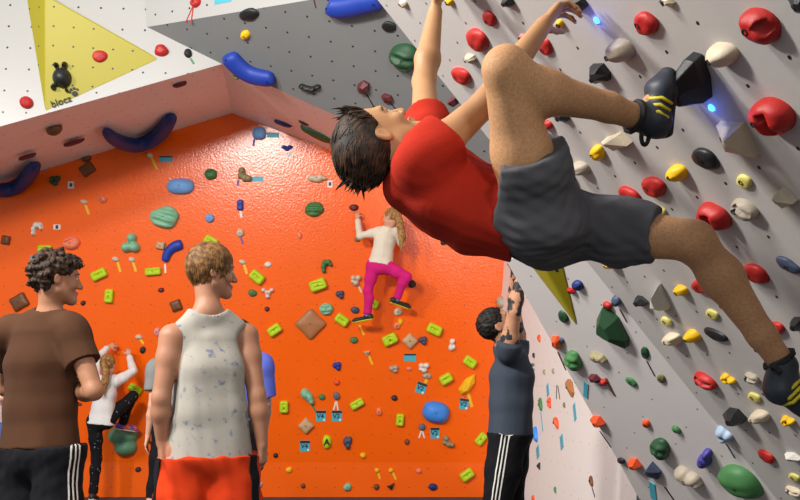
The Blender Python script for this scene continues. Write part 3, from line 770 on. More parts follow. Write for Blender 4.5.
for i, line in enumerate(HOLDS.strip().split('\n')):
    pl, kind, x, y, w_, h_, rot, col, label = line.split('|')
    x, y, w_, h_, rot = map(float, (x, y, w_, h_, rot))
    bp = BOLTPOS.get(col, (0, 0)) if pl == 'R1' else (0, 0)
    d = None
    if 'foothold under' in label: d = .11
    HO[label] = make_hold(pl, kind, x, y, w_, h_, rot, col, label, i * 13 + 5, bp, d, name='block_hold' if col == 'lime' else 'pad_hold' if kind == 'square' else 'climbing_hold')

# ------------------------------------------------------------------ long sausage holds and arc handles
def sweep(pl, pts, rad, flat, hgt, n=26, m=16):
    """tube along wall points (pixels) that stands hgt off the wall"""
    P_ = PL[pl]; q = [P_.hit(x, y) for x, y in pts]; ctrl = [V(p) for p in q]
    def cr(t):
        k = min(int(t * (len(ctrl) - 1)), len(ctrl) - 2); u = t * (len(ctrl) - 1) - k
        p0, p1, p2, p3 = (ctrl[max(0, min(len(ctrl) - 1, k + d))] for d in (-1, 0, 1, 2))
        return .5 * ((2 * p1) + (p2 - p0) * u + (2 * p0 - 5 * p1 + 4 * p2 - p3) * u * u + (3 * p1 - p0 - 3 * p2 + p3) * u ** 3)
    v = []; f = []; nn = P_.n
    for i in range(n):
        t = i / (n - 1); c = cr(t); tg = (cr(min(1, t + .02)) - cr(max(0, t - .02))).normalized(); sd = nn.cross(tg)
        e = math.sqrt(max(0, 1 - (2 * t - 1) ** 8)); r = rad(t) * max(e, .05)
        for j in range(m):
            a = j * 2 * PI / m; v.append(c + sd * (math.cos(a) * r) + nn * max(-.006, hgt(t) + math.sin(a) * r * flat))
    for i in range(n - 1):
        for j in range(m): f.append((i * m + j, i * m + (j + 1) % m, (i + 1) * m + (j + 1) % m, (i + 1) * m + j))
    f.append(list(range(m))[::-1]); f.append(list(range((n - 1) * m, n * m)))
    return v, f, cr(.5)
def sausage(pl, pts, rad, label, col='blue', flat=.8, hgt=lambda t: .0, bolts=((.1, 1), (.9, 1)), group='long blue holds', name='climbing_hold'):
    v, f, c = sweep(pl, pts, rad, flat, hgt)
    o = link(name, [p - c for p in v], f, hold_mat(col), None, True, c); tag(o, label, 'climbing hold', group)
    P_ = PL[pl]
    for t, s in bolts:
        i = int(t * 25) * 16 + 4
        b = bpy.data.objects.new('bolt', bolt_mesh()); COL.objects.link(b); b.parent = o
        b.matrix_local = Matrix.Translation(v[i] - c) @ P_.n.to_track_quat('Z', 'Y').to_matrix().to_4x4(); b.scale = (1.3, 1.3, 1)
    return o
sausage('G', [(229, 52), (237, 62), (250, 72), (264, 76), (276, 77)], lambda t: .10 - .025 * t, 'long blue sausage hold at the lower left of the grey panel', hgt=lambda t: .03)
sausage('G', [(329, 2), (338, 6), (354, 4), (370, 0), (383, -2)], lambda t: .09, 'long blue hold cut off by the top edge of the picture', hgt=lambda t: .03)
sausage('O', [(183, 244), (174, 247), (168, 253), (165, 262)], lambda t: .062 - .02 * t, 'blue sausage hold bent downwards above the tank-top man', hgt=lambda t: .015, bolts=((.1, 1),))
sausage('SL', [(104, 127), (116, 135), (136, 138), (156, 130), (172, 112)], lambda t: .055 + .03 * math.sin(PI * t) + .03 * t ** 4, 'dark blue arc handle hanging under the left soffit', 'navy', .9, lambda t: .03 + .05 * math.sin(PI * t), ((.5, 1),), 'dark blue arc handles')
sausage('SL', [(-32, 170), (-14, 181), (4, 183), (20, 177), (36, 160)], lambda t: .055 + .03 * math.sin(PI * t) + .03 * t ** 4, 'dark blue arc handle cut off by the left edge of the picture', 'navy', .9, lambda t: .03 + .05 * math.sin(PI * t), ((.5, 1),), 'dark blue arc handles')
hp_ = P(440, -9, 3.22); q_ = hp_ - R1.n * (hp_ - R1.p).dot(R1.n); jx, jy, _ = proj(q_ + R1.n * .05)
jug = make_hold('R1', 'jug', jx, jy, 34, 24, 0, 'black', "black hold above the frame gripped by the climber's far hand", 991, None, max(.06, (hp_ - R1.p).dot(R1.n) - .01))

# ------------------------------------------------------------------ route tags, tapes and lights
def text_mesh(body, size, thick, m, name, parent, loc, rot=0.0, bold=.0):
    c = bpy.data.curves.new(name, 'FONT'); c.body = body; c.size = size; c.align_x = 'CENTER'; c.align_y = 'CENTER'; c.extrude = thick; c.offset = bold
    o = bpy.data.objects.new(name, c); COL.objects.link(o)
    bpy.context.view_layer.update()
    me = bpy.data.meshes.new_from_object(o.evaluated_get(bpy.context.evaluated_depsgraph_get())); bpy.data.objects.remove(o)
    me.materials.clear(); me.materials.append(m)
    q = bpy.data.objects.new(name, me); COL.objects.link(q); q.parent = parent
    q.matrix_local = Matrix.Translation(loc) @ Matrix.Rotation(rot, 4, 'Z'); return q
m_tagdark = mat('tag_header_black', (30, 34, 38), rough=.5); m_ink = mat('tag_ink', (16, 40, 56), rough=.6); m_tagw = mat('tag_white', (225, 228, 226), rough=.6)
def route_tag(pl, px, py, w_, h_, rot, txt, label, col='teal'):
    P_ = PL[pl]; M, s = frame(P_, px, py, rot, 0)
    # true size of the card: undo the foreshortening of the wall at this place
    a = V(M.col[0][:3]); b = V(M.col[1][:3]); c = V(M.col[3][:3]); p0 = proj(c)
    pa, pb = proj(c + a * .01), proj(c + b * .01)
    ka = math.hypot(pa[0] - p0[0], pa[1] - p0[1]) / .01; kb = math.hypot(pb[0] - p0[0], pb[1] - p0[1]) / .01
    hx, hy = w_ / 2 / ka, h_ / 2 / kb
    v, f = box_vf((0, 0, .002), hx, hy, .002)
    o = link('route_tag', v, f, mat('tag_' + col, C[col], rough=.5), None, False); o.matrix_world = M
    tag(o, label, 'route tag', '%s route tags on the %s' % (col, WALLNAME[pl]))
    if w_ * h_ > 60 and pl in ('O', 'B'):
        v, f = box_vf((0, hy * .74, .0045), hx * .98, hy * .22, .0008); link('header', v, f, m_tagdark, o, False)
        if txt:
            text_mesh(txt, hy * 1.15, .0006, m_ink, 'lettering', o, (-hx * .12, -hy * .06, .0048), 0, .0015)
            vv = [V((0, 0, .0047))] + [V((.012 * math.cos(j * PI / 6), .012 * math.sin(j * PI / 6), .0047)) for j in range(12)]
            link('dot', [p + V((hx * .62, -hy * .68, 0)) for p in vv], [(0, 1 + j, 1 + (j + 1) % 12) for j in range(12)], m_tagw, o, False)
    return o
TAGS = [('O', 321, 416, 10, 11, 0, 'V4', 'teal tag reading V4 below the seafoam leaf-shaped hold'), ('O', 337, 416, 10, 11, 0, 'V2', 'teal tag reading V2 below a white forked tape, right of the upper V4 tag'),
    ('O', 305, 446, 10, 11, 0, 'V4', 'teal tag reading V4 below the tan square pad, lowest of the left tags'), ('O', 421, 388, 10, 11, -20, 'V2', 'tilted teal tag reading V2 above the big blue oval'),
    ('O', 464, 404, 9, 11, -8, 'V2', 'teal tag reading V2 below the yellow drop-shaped hold'), ('O', 435, 433, 9, 11, 0, 'V2', 'teal tag reading V2 below the big blue oval'),
    ('O', 410, 357.5, 12, 8, 0, '', 'teal tag below the tan square pad at right'), ('O', 166, 159, 13, 6, 0, '', 'pale teal tag near the top left of the orange wall beside a yellow tape'),
    ('O', 42.5, 169, 8, 3, 0, '', 'thin teal tag at the tip of the cut-off blue arc'), ('O', 34, 258, 7, 5, 0, '', 'teal tag beside the curly-haired man\'s hair'),
    ('O', 273, 135, 12, 5, 0, '', 'pale teal tag beside the round light blue hold at the top'), ('O', 257, 179, 12, 5, 0, '', 'teal tag right of the mottled cream and green lump'),
    ('W2', 223, 0, 17, 6, 0, '', 'teal tag at the very top of the white panel'),
    ('S', 548, 390, 4, 11, -8, '', 'narrow teal tag above the lumpy orange hold on the white wall'), ('S', 575, 412, 4, 16, -8, '', 'teal tag below the brown pointed hold on the white wall'),
    ('S', 562, 442, 5, 13, -8, '', 'teal tag below the orange-red hold on the white wall'), ('S', 538, 452, 5, 11, -8, '', 'teal tag below the half hidden blue hold on the white wall'),
    ('R2', 586, 390, 5, 14, 10, '', 'teal tag left of the maroon angular hold on the grey facet'), ('R2', 653, 491, 7, 17, 20, '', 'teal tag at the bottom edge below the navy-grey triangle')]
for t in TAGS: route_tag(*t)
for x, y, w_, h_, lab in [(71, 185, 6, 7, 'small white tag right of the dark green rugged knob'), (57, 227, 7, 5, 'small white tag right of the white comma-shaped hold'), (330, 184, 5, 7, 'small white tag below the cream winged hold')]:
    o = route_tag('O', x, y, w_, h_, 0, '', lab, 'white'); v, f = box_vf((0, 0, .0045), .014, .02, .001); link('mark', v, f, m_tagdark, o, False)
for x, y, lab in [(150, 155.5, 'cream chip at the top of the yellow tape near the pale teal tag'), (84, 202, 'cream chip above the yellow tape left of the peach angular hold'), (115.5, 259, 'left cream chip of the two taped ones above the slotted lime block'),
        (132, 259.5, 'right cream chip of the two taped ones left of the blue sausage hold'), (242.5, 262, 'cream chip right of the tank-top man\'s forehead'), (139, 337, 'cream chip with yellow tape above the fair-haired girl\'s fist')]:
    make_hold('O', 'chip', x, y, 7, 5, -10, 'cream', lab, int(x), None, .03, name='foot_chip')
def tape(pl, x0, y0, x1, y1, wpx, col, label, group=None):
    P_ = PL[pl]; a, b = P_.hit(x0, y0), P_.hit(x1, y1); d = (b - a); L = d.length / 2; d.normalize(); n = P_.n; s = n.cross(d); c = (a + b) / 2
    wm = wpx / 2 * (c - CAM).dot(FW) / F
    v, f = box_vf((0, 0, .0012), L, wm, .0012)
    o = link('tape_strip', v, f, mat('tape_' + col, C.get(col, C['yellow']), rough=.5), None, False)
    o.matrix_world = Matrix(((d.x, s.x, n.x, c.x), (d.y, s.y, n.y, c.y), (d.z, s.z, n.z, c.z), (0, 0, 0, 1)))
    tag(o, label, 'tape strip', group or '%s tape strips on the %s' % (col, WALLNAME[pl])); return o
for t in [('O', 151.5, 157.5, 157, 169, 2.6, 'yellow', 'yellow tape strip below the top left cream chip'), ('O', 85.5, 205, 89, 214.5, 2.4, 'yellow', 'yellow tape strip left below the peach angular hold'),
    ('O', 117.5, 262, 120.5, 272, 2.4, 'yellow', 'left one of two yellow tapes above the lime blocks at left'), ('O', 133, 262, 136, 271.5, 2.4, 'yellow', 'right one of two yellow tapes above the lime blocks at left'),
    ('O', 244, 264.5, 247, 274, 2.6, 'yellow', 'yellow tape right of the tank-top man\'s nose'), ('O', 140, 338.5, 143.5, 344, 2.4, 'yellow', 'short yellow tape above the dark plug by the fair-haired girl'),
    ('O', 368.5, 355, 372.5, 364.5, 2.2, 'yellow', 'yellow tape hanging from the cream triangular hold'), ('O', 359.5, 325, 364, 335, 2, 'yellow', 'yellow tape under the pink-legged girl\'s lower foot'),
    ('O', 358.5, 286, 361.5, 292.5, 2, 'cream', 'cream tape below the cream lumpy hold'), ('O', 468, 393, 472, 407, 3, 'yellow', 'yellow tape under the yellow drop-shaped hold'),
    ('O', 426.5, 379, 425.5, 383, 3, 'yellow', 'short yellow tape above the tilted teal tag'), ('B', 378, 472, 380, 479, 2, 'yellow', 'yellow tape below the left yellow dot'), ('B', 392.5, 472, 396, 479.5, 2, 'yellow', 'yellow tape below the right yellow dot'),
    ('O', 165, 264, 165.5, 273, 1.8, 'white', 'white tape below the blue sausage hold'), ('O', 240.5, 211, 241.5, 217.5, 2.4, 'white', 'white tape below the small upright blue hold'),
    ('O', 289.5, 152, 287.5, 159, 1.5, 'white', 'left leg of the white forked tape under the blue heart-shaped hold'), ('O', 290, 152, 292.5, 158.5, 1.5, 'white', 'right leg of the white forked tape under the blue heart-shaped hold'),
    ('O', 336, 401, 333.5, 410, 1.5, 'white', 'left leg of the white forked tape above the V2 tag'), ('O', 336.5, 401, 338, 410, 1.5, 'white', 'right leg of the white forked tape above the V2 tag'),
    ('O', 421.5, 430, 419, 438, 1.5, 'white', 'left leg of the white forked tape under the big blue oval'), ('O', 422, 430, 424.5, 438, 1.5, 'white', 'right leg of the white forked tape under the big blue oval'),
    ('O', 312, 405, 316, 412, 1.8, 'green', 'green tape from the leaf-shaped hold to the V4 tag'), ('O', 254.5, 139, 253.5, 146, 2, 'purple', 'purple tape below the round light blue hold at the top'),
    ('O', 238.5, 180, 237.5, 186, 2, 'purple', 'purple tape below the mottled lump'), ('O', 241, 238, 243, 244, 1.8, 'purple', 'purple tape below the small cream knob'),
    ('W2', 193, 6, 186, 22, 1.4, 'red', 'left red tape leg under the red hold at the top'), ('W2', 193.5, 6, 191, 24, 1.6, 'red', 'right red tape leg under the red hold at the top'),
    ('W1', 190.5, 58.5, 194, 64, 2.2, 'green', 'short green tape below the small black hold on the white panel'), ('G', 366, 93, 374, 107, 1.4, 'dark', 'dark tape running from the upper maroon hold'),
    ('G', 390, 102, 398, 112, 1.4, 'dark', 'dark tape running from the lower maroon hold'), ('G', 313, -4, 316, 8, 1.2, 'maroon', 'maroon tape at the top edge of the grey panel'),
    ('S', 557, 385, 556.5, 399, 2, 'dark', 'dark forked tape above the lumpy orange hold'), ('S', 558, 386, 560, 399, 1.6, 'dark', 'right leg of the dark tape on the white wall'), ('S', 541, 412, 543, 431, 2.2, 'teal', 'teal tape below the upright green hold'),
    ('S', 592, 487, 595, 497, 1.6, 'dark', 'dark tape below the brown hold low on the white wall'), ('R2', 606, 378, 615, 396, 3.4, 'brown', 'brown tape strip right of the maroon angular hold'),
    ('R2', 620, 309, 627, 322, 1.6, 'maroon', 'maroon tape below the blue-grey drop'), ('R2', 665, 487, 674, 500, 2.4, 'dark', 'dark tape at the bottom edge beside the teal tag'),
    ('R2', 726, 443, 735, 458, 2, 'slate', 'slate tape below the pale blue dripping hold'), ('R2', 647, 361, 655, 376, 1.6, 'dark', 'dark tape below the dark green-grey hold'), ('R2', 558, 352, 566, 370, 1.8, 'maroon', 'maroon tape below the red-brown hold'),
    ('R2', 600, 431, 611, 447, 1.6, 'dark', 'dark tape below the orange-red block at the free edge')]: tape(*t)
# the letter on one lime block, and the maker's mark with a paw on the yellow volume
lo_ = HO['lime green upright block marked with a letter A']
zt = max(v.co.z for v in lo_.data.vertices); text_mesh('A', .095, .0008, mat('letter_black', (30, 34, 14), rough=.6), 'lettering', lo_, (0, .0, zt + .0004), 0, .003)
bm_ = YVP.n; M, s = frame(YVP, 61, 101.5, 20, .014)
lg = empty('wall_logo', (0, 0, 0)); lg.matrix_world = M; tag(lg, 'black lettering and paw mark at the bottom of the yellow volume', 'logo')
m_lg = mat('logo_black', (28, 28, 24), rough=.6)
text_mesh('blocz', .085 * 1.0, .001, m_lg, 'lettering', lg, (0, 0, .014), 0, .001)
for k, (x, y, r) in enumerate([(.135, .028, .026), (.10, .056, .011), (.118, .072, .012), (.146, .074, .012), (.168, .056, .011)]):
    vv = [V((x + r * math.cos(j * PI / 8), y + r * .85 * math.sin(j * PI / 8), z)) for z in (.013, .0155) for j in range(16)]
    link('paw_pad', vv, [(j, (j + 1) % 16, 16 + (j + 1) % 16, 16 + j) for j in range(16)] + [list(range(16, 32))], m_lg, lg, False)
bk_ = HO['black knobbly animal-shaped hold on the yellow volume']
def led(px, py, label):
    M, s = frame(R1, px, py, 0, 0)
    n = 16; v = []
    for z, r in ((-.004, .012), (.004, .011), (.008, .006)): v += [V((r * math.cos(j * 2 * PI / n), r * math.sin(j * 2 * PI / n), z)) for j in range(n)]
    v.append(V((0, 0, .0095))); f = [(i * n + j, i * n + (j + 1) % n, (i + 1) * n + (j + 1) % n, (i + 1) * n + j) for i in range(2) for j in range(n)] + [(2 * n + j, 2 * n + (j + 1) % n, 3 * n) for j in range(n)]
    m, nt, b = nodes('led_blue'); b.inputs['Base Color'].default_value = (.02, .1, .9, 1); b.inputs['Emission Color'].default_value = (.03, .16, 1, 1); b.inputs['Emission Strength'].default_value = 9
    o = link('led_light', v, f, m, None, True); o.matrix_world = M; tag(o, label, 'light', 'blue lights on the grey overhang')
    d = bpy.data.lights.new('led_glow', 'POINT'); d.color = (.08, .2, 1); d.energy = .12; d.shadow_soft_size = .012
    q = bpy.data.objects.new('led_glow', d); COL.objects.link(q); q.location = V(M.col[3][:3]) + R1.n * .05
led(712, 107.5, 'small glowing blue light right of the black faceted foothold'); led(597, 20, 'small glowing blue light right of the black block at the top')
# ------------------------------------------------------------------ people
def skin_mat(name, rgb, ):
    m = mat(name, rgb, rough=.5, var=.10, scale=16, bump=.12, bscale=140, spec=.35)
    b = m.node_tree.nodes['Principled BSDF']; b.inputs['Subsurface Weight'].default_value = .08; b.inputs['Subsurface Radius'].default_value = (.02, .008, .004)
    return m
def cloth_mat(name, rgb, rough=.9, var=.14, scale=7): return mat(name, rgb, rough=rough, var=var, scale=scale, bump=.35, bscale=420, spec=.15)
I3 = (V((1, 0, 0)), V((0, 1, 0)), V((0, 0, 1)))
class Fig:
    """a person laid out by joints in world space; g scales all radii"""
    def __init__(s, label, J, g=1.0, skin=(206, 150, 116), res=.007, loc=None, group=None):
        s.J = {k: V(v) for k, v in J.items()}; s.g = g; s.res = res
        s.root = empty('person', loc if loc is not None else s.J['pelvis'] if 'pelvis' in s.J else (s.J['hipR'] + s.J['hipL']) / 2)
        tag(s.root, label, 'person', group); s.skin = skin_mat('skin_%d_%d_%d' % skin, skin); s.B = Sdf(); s.zones = []; s.bm = [s.skin]
        j = s.J
        s.sh = j.get('top') or (j['shR'] + j['shL']) / 2; s.hp = (j['hipR'] + j['hipL']) / 2
        s.lat = nrm(j['shR'] - j['shL']); s.up = nrm(s.sh - s.hp); s.hlat = nrm(j['hipR'] - j['hipL'])
        s.fwd = nrm(s.up.cross(s.lat)) * 1.0                     # front of the chest: right x up -> for lat pointing right, up x right = front
    # head ------------------------------------------------------------
    def head(s, female=False, g=None):
        j = s.J; g = g or s.g; c = j['head']; U = nrm(j['hu']); Fd = V(j['hf']); Fd = nrm(Fd - U * Fd.dot(U)); R = Fd.cross(U)
        s.hd = (c, R, Fd, U, g)
        L = lambda x, y, z: c + (R * x + Fd * y + U * z) * g
        s.L = L; B = s.B; ax = (R, Fd, U)
        B.ell(L(0, -.008, .03), ax, (.076 * g, .098 * g, .088 * g), .02)
        B.ell(L(0, .022, -.03), ax, (.062 * g, .066 * g, .078 * g), .03 * g)
        B.cone(L(-.05, .0, -.055), L(-.012, .072, -.098), .02 * g, .016 * g, .03 * g)
        B.cone(L(.05, .0, -.055), L(.012, .072, -.098), .02 * g, .016 * g, .03 * g)
        B.ell(L(0, .076, -.098), ax, (.022 * g, .02 * g, .018 * g), .018 * g)
        B.cone(L(-.034, .078, .026), L(.034, .078, .026), .014 * g, .014 * g, .016 * g)
        for e in (-1, 1):
            B.ell(L(.033 * e, .099, .003), ax, (.017 * g, .013 * g, .0105 * g), .012 * g, 'sub')
            B.ell(L(.033 * e, .0795, .0105), ax, (.0165 * g, .0115 * g, .0062 * g), .003 * g); B.ell(L(.033 * e, .0785, -.0055), ax, (.0155 * g, .0105 * g, .0052 * g), .003 * g)
            B.ell(L(.042 * e, .066, -.03), ax, (.02 * g, .018 * g, .018 * g), .02 * g)
        B.cone(L(0, .09, .008), L(0, .112, -.032), .009 * g, .0125 * g, .012 * g)
        for e in (-1, 1): B.ell(L(.011 * e, .101, -.035), ax, (.009 * g, .01 * g, .008 * g), .006 * g)
        B.ell(L(0, .092, -.059), ax, (.023 * g, .011 * g, .006 * g), .006 * g)
        B.ell(L(0, .09, -.071), ax, (.02 * g, .011 * g, .0065 * g), .006 * g)
        if s.res < .009:
            B.cone(L(-.02, .104, -.0648), L(.02, .104, -.0648), .003 * g, .003 * g, .004 * g, 'sub')
        for e in (-1, 1):
            eax = (nrm(R + Fd * (.35 * e)), nrm(Fd - R * (.35 * e)), U)
            B.ell(L(.077 * e, -.012, -.006), eax, (.010 * g, .0185 * g, .030 * g), .006 * g)
            B.ell(L(.088 * e, -.008, -.006), eax, (.007 * g, .011 * g, .02 * g), .004 * g, 'sub')
        B.cone(L(0, -.028, -.06), j['neck'], .050 * g * (.92 if female else 1), .052 * g * (.92 if female else 1), .03 * g)
        lip = lambda cc: (np.abs((cc - np.array(L(0, .1, -.065))) @ np.array(R)) < .023 * g) & (np.abs((cc - np.array(L(0, .1, -.065))) @ np.array(U)) < .0125 * g) & ((cc - np.array(L(0, .1, -.065))) @ np.array(Fd) > -.006 * g)
        s.lipzone = lip
    def eyes(s, iris=(70, 50, 35), brow=(60, 42, 28)):
        c, R, Fd, U, g = s.hd; L = s.L
        mw = mat('eye_white', (196, 188, 180), rough=.25); mi = mat('iris_%d_%d_%d' % iris, iris, rough=.2); mb = mat('brow_%d_%d_%d' % brow, brow, rough=.8)
        for e in (-1, 1):
            v = []; f = []; n = 14; q = 9; ct = L(.033 * e, .0785, .003); r = .0108 * g
            for i in range(q + 1):
                a = PI * i / q
                for k in range(n): b = 2 * PI * k / n; v.append(ct + (Fd * math.cos(a) + R * (math.sin(a) * math.cos(b)) + U * (math.sin(a) * math.sin(b))) * r - s.root.location)
            for i in range(q):
                for k in range(n): f.append((i * n + k, i * n + (k + 1) % n, (i + 1) * n + (k + 1) % n, (i + 1) * n + k))
            o = link('eye', v, f, [mw, mi], s.root)
            for pg in o.data.polygons: pg.material_index = 1 if pg.index < 2 * n else 0
            # brow: a thin tapering arch
            pts = [L(.012 * e, .0925, .021), L(.028 * e, .0925, .0275), L(.046 * e, .082, .0245), L(.056 * e, .07, .018)]
            s.tube('eyebrow', pts, [.003 * g, .0042 * g, .0036 * g, .0015 * g], mb, flat=1.0)
    def tube(s, name, pts, rad, m, flat=1.0, n=8, parent=None):
        v = []; f = []; q = len(pts)
        for i, p in enumerate(pts):
            t = nrm(pts[min(i + 1, q - 1)] - pts[max(i - 1, 0)]); a = t.cross(V((.3, .5, .8))).normalized(); b = t.cross(a)
            for k in range(n): an = 2 * PI * k / n; v.append(p + (a * math.cos(an) + b * math.sin(an)) * rad[i] - s.root.location)
        for i in range(q - 1):
            for k in range(n): f.append((i * n + k, i * n + (k + 1) % n, (i + 1) * n + (k + 1) % n, (i + 1) * n + k))
        f.append(list(range(n))[::-1]); f.append(list(range((q - 1) * n, q * n)))
        return link(name, v, f, m, parent or s.root)
    # torso and limbs ---------------------------------------------------
    def torso(s, wide=1.0, female=False):
        j = s.J; g = s.g; B = s.B; w = (j['shR'] - j['shL']).length / 2
        T = s.sh; H = s.hp; m1 = T.lerp(H, .28); m2 = T.lerp(H, .66)
        if 'mid' in j: m2 = j['mid']
        s.m1, s.m2 = m1, m2; s.w = w
        rx1 = w * .86 * wide; rx2 = (.128 if not female else .115) * g * wide; rx3 = .145 * g * wide
        s.rx = (rx1, rx2, rx3)
        B.econe(T.lerp(H, .06), m1, s.lat, (rx1 * .82, .075 * g), (rx1, .108 * g), .04 * g)
        B.econe(m1, m2, s.lat, (rx1, .108 * g), (rx2, .095 * g), .04 * g)
        B.econe(m2, H, s.hlat, (rx2, .095 * g), (rx3, .105 * g), .04 * g)
        for k in ('R', 'L'):
            B.cone(s.J['neck'] - s.up * .012, j['sh' + k].lerp(T, .12), .046 * g, .042 * g, .04 * g)
            B.cone(j['hip' + k], H.lerp(j['hip' + k], .4), .08 * g, .085 * g, .03 * g)
    def arm(s, k, thick=1.0, sleeve=None):
        j = s.J; g = s.g * thick; B = s.B; a, e, w = j['sh' + k], j['el' + k], j['wr' + k]
        B.cone(a, a.lerp(e, .35), .058 * g, .05 * g, .03 * g); B.cone(a.lerp(e, .35), e, .05 * g, .038 * g, .025 * g)
        B.cone(e, e.lerp(w, .32), .039 * g, .043 * g, .02 * g); B.cone(e.lerp(w, .32), w, .043 * g, .026 * g, .02 * g)
    def hand(s, k, d, n, curl=.5, spread=.12, size=1.0, thumb=.6):
        """d: where the fingers point, n: out of the palm"""
        j = s.J; g = s.g * size; B = s.B; w = j['wr' + k]; d = nrm(d); n = V(n); n = nrm(n - d * n.dot(d))
        th = d.cross(n) * (1 if k == 'R' else -1)
        kn = w + d * (.088 * g)
        B.econe(w + d * .008 * g, kn - d * .012 * g, th, (.027 * g, .019 * g), (.04 * g, .0155 * g), .014 * g)
        for i, (o, L, r) in enumerate([(.03, .080, .0088), (.0105, .088, .0092), (-.0095, .082, .0088), (-.028, .064, .0078)]):
            p = w + d * (.083 - .006 * abs(i - 1)) * g + th * (o * g); dd = nrm(d + th * (spread * (1.2 - i * .85)))
            ang = 0
            for q, fr in enumerate((.46, .31, .23)):
                ang += curl * (.75, 1.1, .8)[q]
                v = dd * math.cos(ang) + n * math.sin(ang); p2 = p + v * (L * fr * g)
                B.cone(p, p2, r * g * (1, .94, .86)[q], r * g * (.95, .87, .74)[q], .004 * g); p = p2
        p = w + d * .028 * g + th * .024 * g
        for q, (L, r) in enumerate(((.045, .0125), (.032, .0105), (.026, .009))):
            v = nrm(th * (1 - .38 * q * thumb) + d * (.75 + .25 * q) + n * (.35 + .55 * q * thumb)); p2 = p + v * L * g
            B.cone(p, p2, r * g, r * g * .88, .008 * g); p = p2
    def leg(s, k, thick=1.0, bare=True):
        j = s.J; g = s.g * thick; B = s.B; h, n, a = j['hip' + k], j['kn' + k], j['an' + k]
        B.cone(h, h.lerp(n, .45), .08 * g, .077 * g, .03 * g); B.cone(h.lerp(n, .45), n, .076 * g, .054 * g, .03 * g)
        back = s.calf(k)
        B.ell(n + (-back) * .014 * g, I3, (.046 * g,) * 3, .02 * g); B.ell(n + (-back) * .034 * g + (h - n).normalized() * .01 * g, I3, (.026 * g,) * 3, .03 * g)
        c1 = n.lerp(a, .3) + back * .018 * g
        B.cone(n, c1, .05 * g, .056 * g, .03 * g); B.cone(c1, a.lerp(n, .25), .056 * g, .038 * g, .03 * g); B.cone(a.lerp(n, .25), a, .038 * g, .034 * g, .02 * g)
        t = j['toe' + k]; B.cone(a, a.lerp(t, .4), .033 * g, .022 * g, .01 * g)
    def calf(s, k):
        """the side of the shin the calf bulges to: away from the toes"""
        j = s.J; u = nrm(j['an' + k] - j['kn' + k]); f = nrm(j['toe' + k] - j['an' + k]); b = -(f - u * f.dot(u)); return b.normalized() if b.length > .05 else -s.fwd
    def shoe(s, k, m, sole=None, g=None, name='shoe', parent=None, low=False):
        j = s.J; g = g or s.g; a, t = j['an' + k], j['toe' + k]; d = nrm(t - a); shin = nrm(j['kn' + k] - a); upv = shin - d * shin.dot(d); upv = nrm(upv) if upv.length > .1 else s.up
        q = Sdf(); L = (t - a).length; heel = j.get('heel' + k, a - d * .055 * g - upv * .045 * g); ball = t - d * .05 * g - upv * .002 * g; side = d.cross(upv)
        q.econe(heel + upv * .018 * g, ball, side, (.034 * g, .036 * g), (.046 * g, .03 * g), .03 * g)
        q.econe(ball, t, side, (.046 * g, .03 * g), (.03 * g, .02 * g), .03 * g)
        if not low: q.cone(heel + upv * .03 * g + d * .02 * g, a + upv * .01 * g, .038 * g, .042 * g, .03 * g)
        o = q.build(name, m, s.root, min(s.res, .006))
        if sole:
            q = Sdf(); off = -upv * .026 * g
            q.econe(heel + upv * .012 * g + off, ball + off, side, (.036 * g, .014 * g), (.049 * g, .013 * g), .01 * g); q.econe(ball + off, t + off * .5, side, (.049 * g, .013 * g), (.032 * g, .012 * g), .01 * g)
            so = q.build('sole', sole, s.root, min(s.res, .006)); so.parent = o; 
        return o
    def finish(s, extra=(), zones=()):
        zs = [(1, s.lipzone)] + list(zones)
        r, g_, b = s.skin.name.split('_')[1:]; r, g_, b = int(r), int(g_), int(b)
        lipm = mat('lip_%d_%d_%d' % (r, g_, b), (int(r * .88), int(g_ * .66), int(b * .68)), rough=.45)
        o = s.B.build('body', s.skin, s.root, s.res, None, None, None)
        o.data.materials.append(lipm)
        for e in extra: o.data.materials.append(e)
        me = o.data; c = np.zeros(len(me.polygons) * 3, np.float32); me.polygons.foreach_get('center', c); c = c.reshape(-1, 3) + np.array(s.root.location)
        idx = np.zeros(len(c), np.int32)
        for i, fn in zs: idx[fn(c)] = i
        me.polygons.foreach_set('material_index', idx); return o
    # clothes ---------------------------------------------------------------
    def shirt(s, name, m, hem=.14, ease=.016, sleeve=.5, longs=False, seed=1, wr=.006, neckr=.07, tank=False, boxy=.78, hemw=.0, res=None, shk=1.0):
        j = s.J; g = s.g; q = Sdf(); e = ease
        rx1, rx2, rx3 = s.rx; T, H = s.sh, s.hp; down = nrm(H - T)
        if 'mid' in j: down = nrm(H - s.m2)
        q.econe(T.lerp(H, .05), s.m1, s.lat, (rx1 * .84 + e, .08 * g + e), (rx1 + e, .112 * g + e), .03)
        q.econe(s.m1, s.m2, s.lat, (rx1 + e, .112 * g + e), (max(rx2, rx1 * boxy) + e + hemw * .5, .108 * g + e), .03)
        he = H + down * hem
        q.econe(s.m2, he, s.hlat, (max(rx2, rx1 * boxy) + e + hemw * .5, .108 * g + e), (max(rx3 * 1.06, rx1 * boxy) + e + hemw, .118 * g + e), .03)
